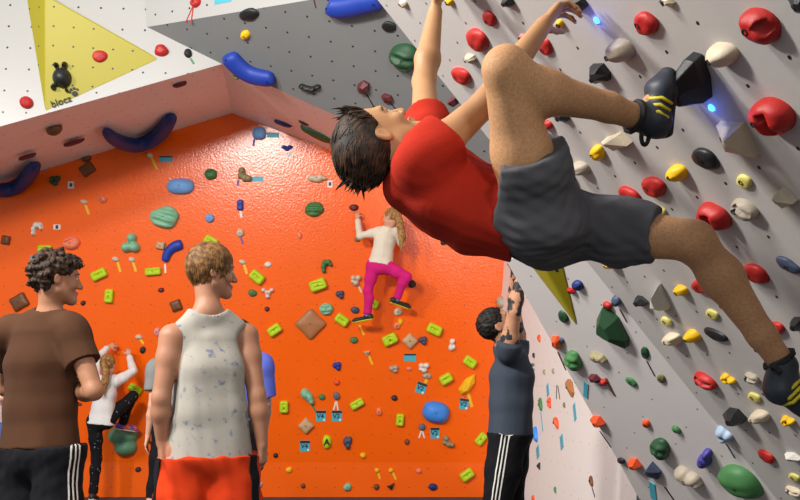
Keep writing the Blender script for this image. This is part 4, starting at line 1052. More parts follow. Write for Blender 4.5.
        for k in ('R', 'L'):
            a, el, w = j['sh' + k], j['el' + k], j['wr' + k]
            q.cone(j['neck'] - s.up * .012, a.lerp(T, .15), .055 * g + e * .5, .045 * g + e * .7, .04)
            if sleeve and not longs:
                en = a.lerp(el, sleeve); q.cone(a.lerp(T, .12), a.lerp(el, .1), .07 * g * shk, (.066 * g + e * .7) * shk, .04); q.cone(a, en, (.062 * g + e * .8) * shk, .058 * g + e * 1.05 * shk, .03, flat=True)
            elif longs:
                q.cone(a.lerp(T, .1), a.lerp(el, .3), .06 * g + e * .6, .052 * g + e * .5, .03); q.cone(a.lerp(el, .3), el, .05 * g + e * .5, .042 * g + e * .5, .02); q.cone(el, el.lerp(w, .93), .043 * g + e * .5, .03 * g + e * .5, .02, flat=True)
        nd = nrm(j['head'] - j['neck'])
        q.cone(j['neck'] + nd * .022 - s.up * .004, j['neck'] + nd * .16, neckr * g, neckr * g * 1.25, .012, 'sub')
        if tank:
            for k in ('R', 'L'):
                a = j['sh' + k]; out = s.lat * (1 if k == 'R' else -1)
                aw = .022 if k == 'R' else .046; q.econe(a + out * (aw * g) - s.up * .02 * g, a + out * (.04 * g) - s.up * .32 * g, s.fwd, (.22 * g, .085 * g), (.11 * g, .05 * g), .02, 'sub')
        # hem: everything below it inside the torso's reach goes
        q.cut(he - down * .012, down, 0, c=tuple(he + down * .1), r=.36 * max(g, .6))
        n1 = sines(seed, 26, (1, 1, 1)); n2 = sines(seed + 5, 60)
        ax = np.array(s.up)
        def disp(v, nn):
            t = v - np.outer(v @ ax, ax) * .8                  # folds run along the body
            f1 = n1(t); return wr * (np.sign(f1) * np.abs(f1) ** .8 * .85 + .15 * n2(t)) * .85
        o = q.build(name, m, s.root, res or s.res, disp); s.shirt_o = o; return o
    def trousers(s, name, m, length=1.0, ease=.014, seed=3, wr=.004, top=.72, flare=.0, legs=('R', 'L'), thick=1.0):
        j = s.J; g = s.g * thick; q = Sdf(); e = ease; rx1, rx2, rx3 = s.rx; H = s.hp; U = nrm(s.m2 - H)
        q.econe(H.lerp(s.m2, max(0, top - .07)) + U * .001, H - U * .03 * g, s.hlat, (rx2 + e * .6 + .006 if top > .4 else rx3, .1 * g + e * .6), (rx3 + e * .7, .11 * g + e * .7), .03)
        if top > .65: q.cut(H.lerp(s.m2, top), U, 0, c=tuple(H.lerp(s.m2, top) + U * .12), r=.3)
        for k in legs:
            h, n, a = j['hip' + k], j['kn' + k], j['an' + k]; lk = (n - h).length; lt = lk + (a - n).length; cut = (length[k] if isinstance(length, dict) else length) * lt
            pts = [(h, .094), (h.lerp(n, .5), .08), (n, .06), (n.lerp(a, .3) + s.calf(k) * .014, .06), (n.lerp(a, .85), .046), (a, .046)]
            ds = [0, lk * .5, lk, lk + (lt - lk) * .3, lk + (lt - lk) * .85, lt]
            q.cone(H.lerp(h, .5), h, .1 * g + e, .096 * g + e, .05)
            for i in range(5):
                if ds[i] >= cut: break
                p0, r0 = pts[i]; p1, r1 = pts[i + 1]; last = ds[i + 1] >= cut
                if last: t = (cut - ds[i]) / (ds[i + 1] - ds[i]); p1 = p0.lerp(p1, t); r1 = r0 + (r1 - r0) * t
                fk = flare[k] if isinstance(flare, dict) else flare; fl0 = fk * ds[i] / cut; fl1 = fk * min(1, ds[i + 1] / cut)
                q.cone(p0, p1, r0 * g + e + fl0, r1 * g + e + fl1, .03, flat=last)
        if top <= .65: q.cut(H.lerp(s.m2, top), U, 0, c=tuple(H.lerp(s.m2, top) + U * .2), r=.36)
        n1 = sines(seed, 30); n2 = sines(seed + 2, 70)
        return q.build(name, m, s.root, s.res, lambda v, nn: wr * (n1(v) * .75 + .25 * n2(v)))
    # hair ---------------------------------------------------------------
    def cap(s, rad=(.086, .106, .098), c0=(0, -.014, .034), front=(.062, .06), slope=.75, nape=-.085, sub=()):
        c, R, Fd, U, g = s.hd; q = Sdf(); ax = (R, Fd, U); L = s.L
        q.ell(L(*c0), ax, tuple(r * g for r in rad), 0)
        q.cut(L(0, front[0], front[1]), Fd - U * slope, 0); q.cut(L(0, 0, nape), -U, 0)
        for e in (-1, 1): q.ell(L(.088 * e, .004, -.014), ax, (.03 * g, .028 * g, .036 * g), .004, 'sub')
        return q
    def locks(s, base_v, base_n, n, dirf, length, rad, seed, droop=V((0, 0, 0)), segs=4, ns=5, wave=.0):
        rg = random.Random(seed); V_ = []; F_ = []
        for _ in range(n):
            i = rg.randrange(len(base_v)); p = V(base_v[i]); nn = V(base_n[i]); d = V(dirf(p, nn, rg)); d = nrm(d - nn * d.dot(nn) * .85)
            Lh = length * rg.uniform(.6, 1.25); r0 = rad * rg.uniform(.7, 1.3); p = p - nn * r0 * .3; a = nn; st = len(V_); sd = d.cross(nn)
            ph = rg.uniform(0, 6.28)
            for k in range(segs + 1):
                t = k / segs; b = nrm(d.cross(a) if d.cross(a).length > .01 else sd); a2 = b.cross(d); r = r0 * (1 - t) ** .6 * (.75 + .25 * min(1, t * 4)) + .0004
                for h in range(ns): an = 2 * PI * h / ns; V_.append(p + (b * math.cos(an) + a2 * math.sin(an) * .7) * r)
                d = nrm(d + droop * .25 - nn * .12 + sd * (wave * math.sin(ph + 5 * t))); p = p + d * (Lh / segs)
            for k in range(segs):
                for h in range(ns): F_.append((st + k * ns + h, st + k * ns + (h + 1) % ns, st + (k + 1) * ns + (h + 1) % ns, st + (k + 1) * ns + h))
        return V_, F_
    def hair(s, q, m, disp=None, lock=None, h=None, name='hair', extra=None):
        v, f = q.mesh(h or min(s.res, .006)); tmp = bpy.data.meshes.new('t'); tmp.from_pydata(v.tolist(), [], f); tmp.update()
        nn = np.zeros(len(v) * 3, np.float32); tmp.vertices.foreach_get('normal', nn); nn = nn.reshape(-1, 3); bpy.data.meshes.remove(tmp)
        if disp is not None: v = v + nn * disp(v, nn)[:, None]
        V_ = [V(p) for p in v.tolist()]; F_ = list(f)
        if lock:
            for args in lock:
                flt = args.pop('where', None)
                idx = [i for i in range(len(v)) if flt is None or flt(V(v[i].tolist()))]
                a, b = s.locks([v[i].tolist() for i in idx], [nn[i].tolist() for i in idx], **args); k = len(V_); V_ += a; F_ += [tuple(x + k for x in ff) for ff in b]
        return link(name, [p - s.root.location for p in V_], F_, m, s.root)
def hair_mat(name, rgb, light):
    m, nt, b = nodes(name); N = nt.nodes; L = nt.links
    tc = N.new('ShaderNodeTexCoord'); nz = N.new('ShaderNodeTexNoise'); nz.inputs['Scale'].default_value = 42; nz.inputs['Detail'].default_value = 5
    L.new(tc.outputs['Object'], nz.inputs['Vector']); rp = N.new('ShaderNodeValToRGB'); rp.color_ramp.elements[0].position = .4; rp.color_ramp.elements[1].position = .72
    rp.color_ramp.elements[0].color = lin(rgb); rp.color_ramp.elements[1].color = lin(light); L.new(nz.outputs['Fac'], rp.inputs[0]); L.new(rp.outputs[0], b.inputs['Base Color'])
    b.inputs['Roughness'].default_value = .6; b.inputs['Specular IOR Level'].default_value = .25; return m
def stripes(fig, k, m, ease, n=3, side=1, gap=.022, wd=.008, length=1.0, thick=1.0, turn=0.0):
    """stripes down the outside of a trouser leg, laid on its surface"""
    j = fig.J; g = fig.g * thick; h, kn, a = j['hip' + k], j['kn' + k], j['an' + k]
    out = (fig.hlat * (1 if k == 'R' else -1)); out = nrm(out * math.cos(turn) + fig.fwd * math.sin(turn)); fw = nrm(out.cross(fig.up))
    top = fig.hp.lerp(fig.m2, .62)
    pts = [(h + fig.up * .10 * g, .112), (h, .105), (h.lerp(kn, .25), .096), (h.lerp(kn, .5), .086), (h.lerp(kn, .75), .076), (kn, .066), (kn.lerp(a, .3), .066), (kn.lerp(a, .85), .05)]
    for q in range(n):
        off = (q - (n - 1) / 2) * gap; v = []; f = []
        for p, r in pts:
            rr = r * g + ease + .004; an = off / rr
            for an2, lift in ((an - wd / 2 / rr, -.006), (an - wd / 2 / rr, .0), (an + wd / 2 / rr, .0), (an + wd / 2 / rr, -.006)):
                v.append(p + (out * math.cos(an2) + fw * math.sin(an2)) * (rr + lift) - fig.root.location)
        for i in range(len(pts) - 1):
            for e in range(4): f.append((i * 4 + e, i * 4 + (e + 1) % 4, i * 4 + 4 + (e + 1) % 4, i * 4 + 4 + e))
        o = link('stripe', v, f, m, fig.root)
        sh = o.modifiers.new('wrap', 'SHRINKWRAP'); sh.target = fig.trouser_o; sh.wrap_method = 'NEAREST_SURFACEPOINT'; sh.wrap_mode = 'ABOVE_SURFACE'; sh.offset = .0022
        sub = o.modifiers.new('sub', 'SUBSURF'); sub.levels = sub.render_levels = 2; sub.subdivision_type = 'SIMPLE'
        o.modifiers.move(1, 0)
        o['label'] = 'white stripe'
# ------------------------------------------------------------------ the people in the gym
def pattern(name, base, spots, scale=30, thr=(.56, .62), rough=.9, detail=3, vor=False):
    m, nt, b = nodes(name); N = nt.nodes; L = nt.links; tc = N.new('ShaderNodeTexCoord')
    if vor:
        nz = N.new('ShaderNodeTexVoronoi'); nz.inputs['Scale'].default_value = scale; out = nz.outputs['Distance']
    else:
        nz = N.new('ShaderNodeTexNoise'); nz.inputs['Scale'].default_value = scale; nz.inputs['Detail'].default_value = detail; out = nz.outputs['Fac']
    L.new(tc.outputs['Object'], nz.inputs['Vector']); rp = N.new('ShaderNodeValToRGB')
    rp.color_ramp.elements[0].position, rp.color_ramp.elements[1].position = thr
    rp.color_ramp.elements[0].color = lin(base if not vor else spots); rp.color_ramp.elements[1].color = lin(spots if not vor else base)
    L.new(out, rp.inputs[0]); L.new(rp.outputs[0], b.inputs['Base Color']); b.inputs['Roughness'].default_value = rough; b.inputs['Specular IOR Level'].default_value = .2
    return m
m_white_stripe = cloth_mat('stripe_white', (222, 220, 212)); m_blacktrack = cloth_mat('track_black', (20, 20, 24))
m_sole = mat('sole_rubber', (34, 34, 36), rough=.7); m_whiteshoe = mat('shoe_white', (205, 205, 204), rough=.6); m_blackshoe = mat('shoe_black', (32, 34, 38), rough=.55)
m_brownhair = hair_mat('hair_dark_brown', (26, 18, 12), (76, 52, 34)); m_blond = hair_mat('hair_sandy', (74, 48, 24), (150, 108, 62)); m_girlhair = hair_mat('hair_blond', (120, 84, 46), (196, 150, 92)); m_black = hair_mat('hair_black', (16, 13, 12), (44, 36, 32))

# --- the climber on the overhang ---------------------------------------------------
c = Fig('person in red t-shirt and grey shorts climbing the grey overhang, legs spread wide', dict(
    head=P(380, 142, 2.56), hu=RT * -.95 + UP * .30, hf=RT * .30 + UP * .95 + FW * .35, neck=P(407, 160, 2.60),
    shR=P(420, 163, 2.44), shL=P(428, 148, 2.77), top=P(410, 181, 2.60), mid=P(476, 208, 2.56), hipR=P(534, 214, 2.44), hipL=P(546, 222, 2.62),
    elR=P(486, 103, 2.5), wrR=P(543, 26, 2.63), elL=P(424, 82, 3.02), wrL=P(435, 13, 3.15),
    knR=P(505, 70, 2.27), anR=P(641, 119, 2.42), toeR=P(668, 73, 2.42), heelR=P(661, 132, 2.42),
    knL=P(694, 241, 2.45), anL=P(784, 366, 2.45), toeL=P(812, 414, 2.4), heelL=P(778, 384, 2.44)), g=.97, skin=(178, 132, 92), res=.0052)
c.head(); c.torso(wide=1.02)
for k in 'RL': c.arm(k, .98); c.leg(k, 1.0)
c.hand('R', P(561, 5, 2.67) - c.J['wrR'], RT * .75 - UP * .45 - R1.n * .45, curl=.72)
c.hand('L', P(439, -12, 3.2) - c.J['wrL'], -R1.n, curl=.6)
def legs_zone(cc):
    out = np.zeros(len(cc), bool)
    for k in 'RL':
        for a, b in (('hip', 'kn'), ('kn', 'an')):
            A = np.array(c.J[a + k]); B_ = np.array(c.J[b + k]); dd = B_ - A; t = np.clip((cc - A) @ dd / (dd @ dd), .1 if a == 'hip' else 0, 1); out |= np.linalg.norm(cc - A - t[:, None] * dd, axis=1) < .098
    return out
m_leg = pattern('hairy_leg_skin', (202, 154, 112), (166, 122, 86), 150, (.3, .85), rough=.6, detail=5)
c.finish((m_leg,), [(2, legs_zone)]); c.eyes()
m_red = cloth_mat('tee_red', (170, 40, 24))
c.shirt('t_shirt', m_red, hem=-.045, ease=.02, sleeve=.4, seed=11, wr=.014, neckr=.066, hemw=.012)
m_shorts = cloth_mat('shorts_charcoal', (84, 84, 88))
c.trouser_o = c.trousers('shorts', m_shorts, length=dict(R=.225, L=.375), ease=.018, seed=4, wr=.012, flare=dict(R=.022, L=-.012), top=.6)
m_climbshoe = mat('climbing_shoe_blue_black', (36, 44, 56), rough=.5, var=.3); m_lace = mat('shoe_yellow', (214, 196, 40), rough=.6)
for k in 'RL':
    o = c.shoe(k, m_climbshoe, m_sole, g=.93, name='climbing_shoe'); j = c.J
    a, t, hl = j['an' + k], j['toe' + k], j['heel' + k]; d = nrm(t - hl); shin = nrm(j['kn' + k] - a); inst = nrm(shin - d * shin.dot(d)); side = d.cross(inst); side = side if side.dot(CAM - a) > 0 else -side
    for q, (f0, lift) in enumerate(((.28, .046), (.40, .044), (.52, .040))):           # yellow laces across the instep
        p = hl.lerp(t, f0) + inst * lift
        pts = [p - inst * .034 + side * .042 - d * .012, p - inst * .006 + side * .034, p + inst * .006, p - inst * .006 - side * .034]
        tb = c.tube('lace', [x for x in pts], [.004, .005, .005, .004], m_lace); tb.parent = o
    e0_ = a + inst * -.0; ax_ = nrm(j['kn' + k] - a); b1_ = nrm(ax_.cross(side)); b2_ = ax_.cross(b1_); ring = [a + ax_ * .022 + (b1_ * math.cos(x) + b2_ * math.sin(x)) * .041 for x in [i * PI / 6 for i in range(13)]]
    tb = c.tube('shoe_collar', ring, [.0075] * 13, mat('collar_black', (24, 25, 26), rough=.8)); tb.parent = o
    lp = hl + inst * .052 - d * .012; pts = [lp - (d * (.030 * math.sin(x)) + inst * (.016 * math.cos(x))) + side * .004 * x for x in [i * PI / 9 for i in range(10)]]
    tb = c.tube('pull_loop', pts, [.006] * 10, mat('collar_black', (24, 25, 26), rough=.8)); tb.parent = o
L_ = c.L; g0 = V((0, 0, -1))
q = c.cap(front=(.058, .074), slope=.66, nape=-.075, rad=(.086, .110, .100)); R_, F_, U_ = c.hd[1:4]
q.ops.insert(1, ('add', .02, *(lambda s_: s_.ops[0][2:])(Sdf().ell(L_(0, -.068, .035), (R_, F_, U_), (.075, .052, .075), .02))))
notear = lambda p: not ((p - c.J['head']).dot(F_) > -.035 and abs((p - c.J['head']).dot(U_) + .01) < .045)
c.hair(q, m_brownhair, None, [dict(n=900, dirf=lambda p, n, r: g0 * .9 + R_ * r.uniform(-.25, .25) + U_ * (.25 + r.uniform(-.3, .3)), length=.05, rad=.0052, seed=5, droop=g0, where=notear, wave=.12),
    dict(n=260, dirf=lambda p, n, r: U_ * .7 - F_ * .5 + R_ * r.uniform(-.5, .5), length=.065, rad=.0048, seed=8, droop=g0 * .4, where=lambda p: (p - c.J['head']).dot(F_) > .0 and (p - c.J['head']).dot(U_) > .03)], h=.006)

# --- curly-haired man ------------------------------------------------------------------
YA = 4.05
def stand(px, Y, yaw, hipz, shz, sw, hw, lean=(0, 0), g=1.0, foot=.1):
    """joints of an upright figure; yaw 0 = back to the camera, positive turns to the right of the picture"""
    b0 = at(px, 384, Y); fx, fy = math.sin(yaw), math.cos(yaw); r = V((fy, -fx, 0)); f = V((fx, fy, 0)); o = V((b0.x, b0.y, 0)); ln = V((lean[0], lean[1], 0))
    T = o + V((0, 0, shz)) + ln; H = o + V((0, 0, hipz)); J = dict(shR=T + r * sw / 2, shL=T - r * sw / 2, hipR=H + r * hw / 2, hipL=H - r * hw / 2, neck=T + V((0, 0, .055 * g)) - f * .02)
    for k, s_ in (('R', 1), ('L', -1)):
        J['kn' + k] = o + r * (hw / 2 + .015) * s_ + V((0, 0, hipz * .53)) + f * .015; J['an' + k] = o + r * (hw / 2 + foot * .3) * s_ + V((0, 0, .085 * g)) - f * .01; J['toe' + k] = J['an' + k] + f * .165 * g + r * .03 * s_ - V((0, 0, .058 * g))
    J['_r'] = r; J['_f'] = f; return J
def hair_dn(fig, m, n=420, L=.05, lr=.005, seed=3, **kw):
    q = fig.cap(**kw); c0, R_, F_, U_, g = fig.hd; top = fig.L(0, -.03, .12)
    fig.hair(q, m, None, [dict(n=n, dirf=lambda p, nn, r: nrm(p - top) * .6 - U_ * .7 + F_ * .1 + R_ * r.uniform(-.2, .2), length=L, rad=lr, seed=seed, droop=V((0, 0, -.6)))])
J = stand(43, YA, .34, .92, 1.435, .325, .19, (-.02, 0))
J.update(head=at(57, 279, YA - .01), hu=V((.02, .02, 1)), hf=V((.86, .50, -.02)), neck=at(50, 315, YA), elR=at(94, 391, 3.93), wrR=at(70, 392, 4.27), elL=at(6, 388, 4.36), wrL=at(67, 389, 4.13))
m1 = Fig('person with dark curly hair in brown t-shirt and black striped trousers, arms crossed', J, g=.97, skin=(160, 112, 84), res=.0068)
m1.head(g=.93); m1.torso(wide=1.03)
for k in 'RL': m1.arm(k, 1.0); m1.leg(k)
m1.hand('R', V((-.9, .2, .1)), V((0, -1, 0)), curl=.5); m1.hand('L', at(79, 382, 3.99) - J['wrL'], V((.75, .5, -.1)), curl=.8)
m1.finish(); m1.eyes()
m_brown = pattern('tee_brown', (66, 40, 24), (78, 49, 31), 3, (.4, .7))
m1.shirt('t_shirt', m_brown, hem=.0, ease=.02, sleeve=.56, seed=21, wr=.006, neckr=.064, hemw=.012, boxy=.95, shk=.92)
m1.trouser_o = m1.trousers('track_trousers', m_blacktrack, 1.0, ease=.02, seed=9, wr=.006, top=.1)
stripes(m1, 'R', m_white_stripe, .02, turn=-.25)
for k in 'RL': m1.shoe(k, m_whiteshoe, m_sole)
q = m1.cap(front=(.072, .078), slope=.7, nape=-.08, rad=(.088, .106, .1)); c0, R_, F_, U_, g = m1.hd
v, f = q.mesh(.012); rg = random.Random(4); pts = [V(p) for p in v.tolist()]
q = m1.cap(front=(.072, .078), slope=.7, nape=-.08, rad=(.088, .106, .1))
for _ in range(210):
    p = rg.choice(pts)
    if (p - c0).dot(F_) > -.036 and (p - c0).dot(U_) < .022: continue
    q.ops.append(('add', .005, *Sdf().ell(p + nrm(p - m1.L(0, -.014, .034)) * rg.uniform(-.002, .010), I3, (rg.uniform(.010, .017),) * 3, .005).ops[0][2:]))
for _ in range(16): q.ops.append(('add', .005, *Sdf().ell(m1.L(rg.uniform(-.06, .07), .07 + rg.uniform(-.02, .025), .085 + rg.uniform(-.015, .02)), I3, (rg.uniform(.011, .017),) * 3, .005).ops[0][2:]))
n9 = sines(3, 190)
m1.hair(q, m_brownhair, lambda v, nn: .0022 * n9(v), [dict(n=260, where=lambda p: (p - c0).dot(F_) < -.04 or (p - c0).dot(U_) > .03, dirf=lambda p, nn, r: V((r.uniform(-1, 1), r.uniform(-1, 1), r.uniform(-1, .4))), length=.03, rad=.0055, seed=2, wave=.9)], h=.0055)

# --- man in the tank top -------------------------------------------------------------------
J = stand(211, 4.02, -.2, .92, 1.49, .36, .19)
J.update(head=at(212, 272, 4.02), hu=V((.03, 0, 1)), hf=V((.90, .43, -.06)), neck=at(208, 309, 4.0), elR=at(257, 396, 4.05), wrR=at(262, 444, 4.06), elL=at(161, 398, 3.92), wrL=at(162, 442, 3.98), shR=at(246, 336, 4.09), shL=at(172, 337, 3.95))
m2 = Fig('person with sandy hair in a white blue-speckled tank top and red shorts', J, g=.97, skin=(162, 114, 88), res=.0068)
m2.head(g=.95); m2.torso(wide=1.0)
for k in 'RL': m2.arm(k, 1.0); m2.leg(k)
m2.hand('R', V((.04, .1, -1)), V((-1, .3, 0)), curl=.85, thumb=.8); m2.hand('L', V((0, .1, -1)), V((1, .3, 0)), curl=.6)
m2.finish(); m2.eyes((60, 80, 90), (120, 84, 50))
m_tank = pattern('tank_speckled', (156, 151, 142), (104, 110, 130), 34, (.58, .72), detail=3)
m2.shirt('tank_top', m_tank, hem=.05, ease=.018, sleeve=None, seed=31, wr=.008, neckr=.083, tank=True, hemw=.014, boxy=.98)
m2.trouser_o = m2.trousers('shorts', cloth_mat('shorts_red_orange', (194, 54, 16)), .55, ease=.026, seed=12, wr=.010, flare=.025, top=-.12)
for k, s_ in (('R', 1), ('L', -1)):                             # black side panels of the shorts
    jj = m2.J; h, n = jj['hip' + k], jj['kn' + k]; v = []; f = []
    prof = [(.13, .118), (.06, .128), (0, .135), (-.1, .135), (-.2, .132), (-.3, .132)]
    for dz, r in prof:
        p = h.lerp(n, max(0, -dz) / (h - n).length) + V((0, 0, max(0, dz)))
        for an in (-.62, -.52, -.42, -.32, -.22): v.append(p + V((math.cos(an) * s_, math.sin(an) - .12, 0)) * r - m2.root.location)
    for i in range(len(prof) - 1):
        for e in range(4): f.append((i * 5 + e, i * 5 + e + 1, i * 5 + 6 + e, i * 5 + 5 + e))
    o = link('side_panel', v, f, m_blacktrack, m2.root); md = o.modifiers.new('sub', 'SUBSURF'); md.levels = md.render_levels = 2; md.subdivision_type = 'SIMPLE'
    md = o.modifiers.new('wrap', 'SHRINKWRAP'); md.target = m2.trouser_o; md.wrap_mode = 'ABOVE_SURFACE'; md.offset = .003
    md = o.modifiers.new('solid', 'SOLIDIFY'); md.thickness = .004; md.offset = 0; o['label'] = 'black side panel'
for k in 'RL': m2.shoe(k, m_whiteshoe, m_sole)
hair_dn(m2, m_blond, 700, .055, .0052, 6, front=(.084, .07), slope=.6, nape=-.08, rad=(.090, .112, .108))

# --- spotter in grey -------------------------------------------------------------------
J = stand(510, 5.4, 1.75, .95, 1.34, .35, .14)
J.update(top=at(512, 356, 5.4), head=at(498, 326, 5.36), hf=V((.74, -.02, .66)), hu=V((-.66, 0, .75)), neck=at(505, 345, 5.4), shR=at(508, 352, 5.23), shL=at(519, 351, 5.54), elR=at(514, 312, 5.14), wrR=at(521, 274, 5.16), elL=at(514, 306, 5.5), wrL=at(515, 273, 5.36))
for k, dx in (('R', -.10), ('L', -.04)):
    for q in ('kn', 'an', 'toe'): J[q + k] = J[q + k] + V((dx * (1 if q == 'kn' else 1.8), 0, 0))
m3 = Fig('person in dark grey t-shirt with tattooed arms reaching up beside the white wall', J, g=.97, skin=(180, 130, 102), res=.0075)
m3.head(g=.95); m3.torso(wide=.98)
for k in 'RL': m3.arm(k, .98); m3.leg(k)
m3.hand('R', V((.15, -.1, 1)), V((.2, .4, .6)), curl=.3); m3.hand('L', V((.1, -.2, 1)), V((.2, -.4, .6)), curl=.3)
def near_arm(fig):
    J_ = fig.J
    def fn(cc):
        out = np.zeros(len(cc), bool)
        for k in 'RL':
            for a, b in (('sh', 'el'), ('el', 'wr')):
                A = np.array(J_[a + k]); B_ = np.array(J_[b + k]); d = B_ - A; t = np.clip((cc - A) @ d / (d @ d), .1 if a == 'sh' else 0, 1); out |= np.linalg.norm(cc - A - t[:, None] * d, axis=1) < .075
        return out
    return fn
m_tat = pattern('tattooed_skin', (190, 138, 108), (46, 50, 52), 17, (.5, .545), rough=.55, detail=3)
m3.finish((m_tat,), [(2, near_arm(m3))]); m3.eyes()
m3.shirt('t_shirt', cloth_mat('tee_slate', (60, 68, 80)), hem=.06, ease=.014, sleeve=.2, seed=41, wr=.008, neckr=.064, hemw=.02, shk=.84, boxy=1.0)
m3.trouser_o = m3.trousers('track_trousers', m_blacktrack, 1.0, ease=.02, seed=14, wr=.007, top=-.2)
stripes(m3, 'R', m_white_stripe, .02, turn=-.1)
for k in 'RL': m3.shoe(k, m_blackshoe, m_sole)
q = m3.cap(front=(.072, .07), slope=.6, nape=-.07, rad=(.083, .104, .097)); c0, R_, F_, U_, g = m3.hd
m3.hair(q, m_black, lambda v, nn: .003 * sines(9, 160)(v), [dict(n=200, dirf=lambda p, nn, r: -U_ * .6 - F_ * .4 + R_ * r.uniform(-.4, .4), length=.03, rad=.005, seed=2)])
bd = Sdf()                                                    # short beard along the jaw
bd.cone(m3.L(-.054, .012, -.052), m3.L(-.014, .08, -.1), .021, .02, .02); bd.cone(m3.L(.054, .012, -.052), m3.L(.014, .08, -.1), .021, .02, .02); bd.ell(m3.L(0, .083, -.1), (R_, F_, U_), (.026, .02, .02), .02)
bd.build('beard', m_black, m3.root, .006, lambda v, nn: .002 * sines(4, 200)(v))
# a small white print on the chest
wp = m3.sh.lerp(m3.hp, .17) + m3.fwd * .113; fr_ = m3.fwd; rr_ = -m3.lat
for i in range(3):
    p = wp + rr_ * (.05 + .0 * i) + m3.up * (.02 - .03 * i)
    v, f = box_vf(p - m3.root.location, .022, .008, .009, (rr_, fr_, m3.up)); o = link('chest_print', v, f, m_white_stripe, m3.root, False); o['label'] = 'small white print'

# --- girl climbing in pink leggings ----------------------------------------------------
def kid_hair(fig, m, pony, r0, seed=3, n=240):
    q = fig.cap(front=(.070, .066), slope=.6, nape=-.075, rad=(.083, .104, .097)); c0, R_, F_, U_, g = fig.hd
    for i in range(len(pony) - 1): q.cone(pony[i], pony[i + 1], r0[i], r0[i + 1], .012)
    tie = fig.L(0, -.1, .06)
    fig.hair(q, m, None, [dict(n=n, dirf=lambda p, nn, r: (nrm(tie - p) if (p - c0).length < .12 * g else V((0, 0, -1))) + R_ * r.uniform(-.2, .2), length=.06 * g, rad=.005, seed=seed, droop=V((0, 0, -.5)))], h=.008)
    fig.tube('hair_tie', [pony[1] + V((.02, 0, .004)), pony[1] + V((0, -.02, .004)), pony[1] + V((-.02, 0, .004)), pony[1] + V((0, .02, .004)), pony[1] + V((.02, 0, .004))], [.006] * 5, m_blacktrack)
YK = 9.66
J = dict(head=at(391, 218, YK - .02), hf=V((-.86, .5, .12)), hu=V((0, 0, 1)), neck=at(388, 229, YK), shL=at(376, 232, YK), shR=at(397, 232, YK + .02), elL=at(360, 236, YK + .04), wrL=at(357.5, 219, YK + .15), elR=at(401, 243, YK + .06), wrR=at(395, 236, YK + .13),
    hipL=at(373.5, 266, YK), hipR=at(386, 266, YK), knL=at(368, 291, YK + .03), anL=at(367.5, 316, YK + .08), toeL=at(353, 321, YK + .16), knR=at(407, 277, YK - .03), anR=at(396, 300, YK + .06), toeR=at(410, 307, YK + .18))
k1 = Fig('child in cream top and pink leggings with a ponytail climbing the orange wall', J, g=.76, skin=(208, 152, 124), res=.0085)
k1.head(True, g=.86); k1.torso(.98, True)
for k in 'RL': k1.arm(k, .85); k1.leg(k, .88)
k1.hand('L', V((-.1, .3, 1)), V((.2, 1, 0)), curl=.35, size=.95); k1.hand('R', V((-.6, .6, .6)), V((0, 1, 0)), curl=.3, size=.95)
k1.finish(); k1.eyes()
k1.shirt('long_sleeve_top', cloth_mat('top_cream', (222, 212, 194)), hem=.0, ease=.014, longs=True, seed=51, wr=.006, neckr=.06, hemw=.016)
k1.trouser_o = k1.trousers('leggings', cloth_mat('leggings_pink', (206, 34, 118)), .93, ease=.008, seed=15, wr=.003, thick=.88)
for k in 'RL':
    a = k1.J['an' + k]; kn = k1.J['kn' + k]; sk = Sdf(); sk.cone(a.lerp(kn, .16), a, .032, .033, .01); sk.build('sock', cloth_mat('sock_blue', (84, 168, 214)), k1.root, .007)
    k1.shoe(k, m_blackshoe, mat('sole_lime', (196, 208, 40), rough=.6), g=.74)
kid_hair(k1, m_girlhair, [k1.L(.0, -.06, .05), k1.L(.0, -.115, .055), at(400, 224, YK - .08), at(402, 236, YK - .10), at(401, 249, YK - .09)], [.03, .022, .04, .042, .012], 3)

# --- girl in white top at the foot of the wall --------------------------------------------
YG = 9.62
J = dict(head=at(108, 365, YG), hf=V((.12, .98, .22)), hu=V((0, -.15, 1)), neck=at(107, 377, YG), shL=at(95, 384, YG), shR=at(118, 381, YG), elL=at(97.5, 358, YG + .14), wrL=at(108, 347, YG + .3), elR=at(133, 371, YG + .1), wrR=at(129, 356, YG + .26),
    hipL=at(95, 421, YG), hipR=at(107, 420, YG), knR=at(133, 396, YG + .18), anR=at(122, 425, YG + .28), toeR=at(138, 429, YG + .42))
J['knL'] = V((at(95, 460, YG).x, YG + .05, .45)); J['anL'] = V((at(92.5, 490, YG).x, YG + .02, .08)); J['toeL'] = J['anL'] + V((-.01, .14, -.05))
k2 = Fig('child in white top and black sparkly leggings, one foot on the green hold', J, g=.84, skin=(208, 156, 130), res=.0085)
k2.head(True, g=.9); k2.torso(.95, True)
for k in 'RL': k2.arm(k, .82); k2.leg(k, .85)
k2.hand('L', V((.7, .5, .35)), V((.2, 1, -.2)), curl=.5, size=.95); k2.hand('R', V((-.15, .3, 1)), V((-.3, 1, 0)), curl=.8, size=.95)
k2.finish(); k2.eyes()
k2.shirt('long_sleeve_top', cloth_mat('top_white', (226, 222, 220)), hem=.05, ease=.014, longs=True, seed=61, wr=.006, neckr=.06, hemw=.012)
k2.trouser_o = k2.trousers('leggings', pattern('leggings_sparkle', (20, 20, 24), (206, 206, 214), 34, (.10, .13), vor=True), .97, ease=.008, seed=25, wr=.003, thick=.86)
k2.shoe('L', m_blackshoe, m_whiteshoe, g=.8); k2.shoe('R', pattern('shoe_colourful', (206, 100, 80), (70, 90, 190), 22, (.48, .54), rough=.6), m_whiteshoe, g=.8)
kid_hair(k2, m_girlhair, [k2.L(.0, -.06, .05), k2.L(.0, -.118, .05), at(106, 372, YG - .14), at(105, 382, YG - .15), at(104.5, 394, YG - .14)], [.03, .024, .036, .038, .01], 5)

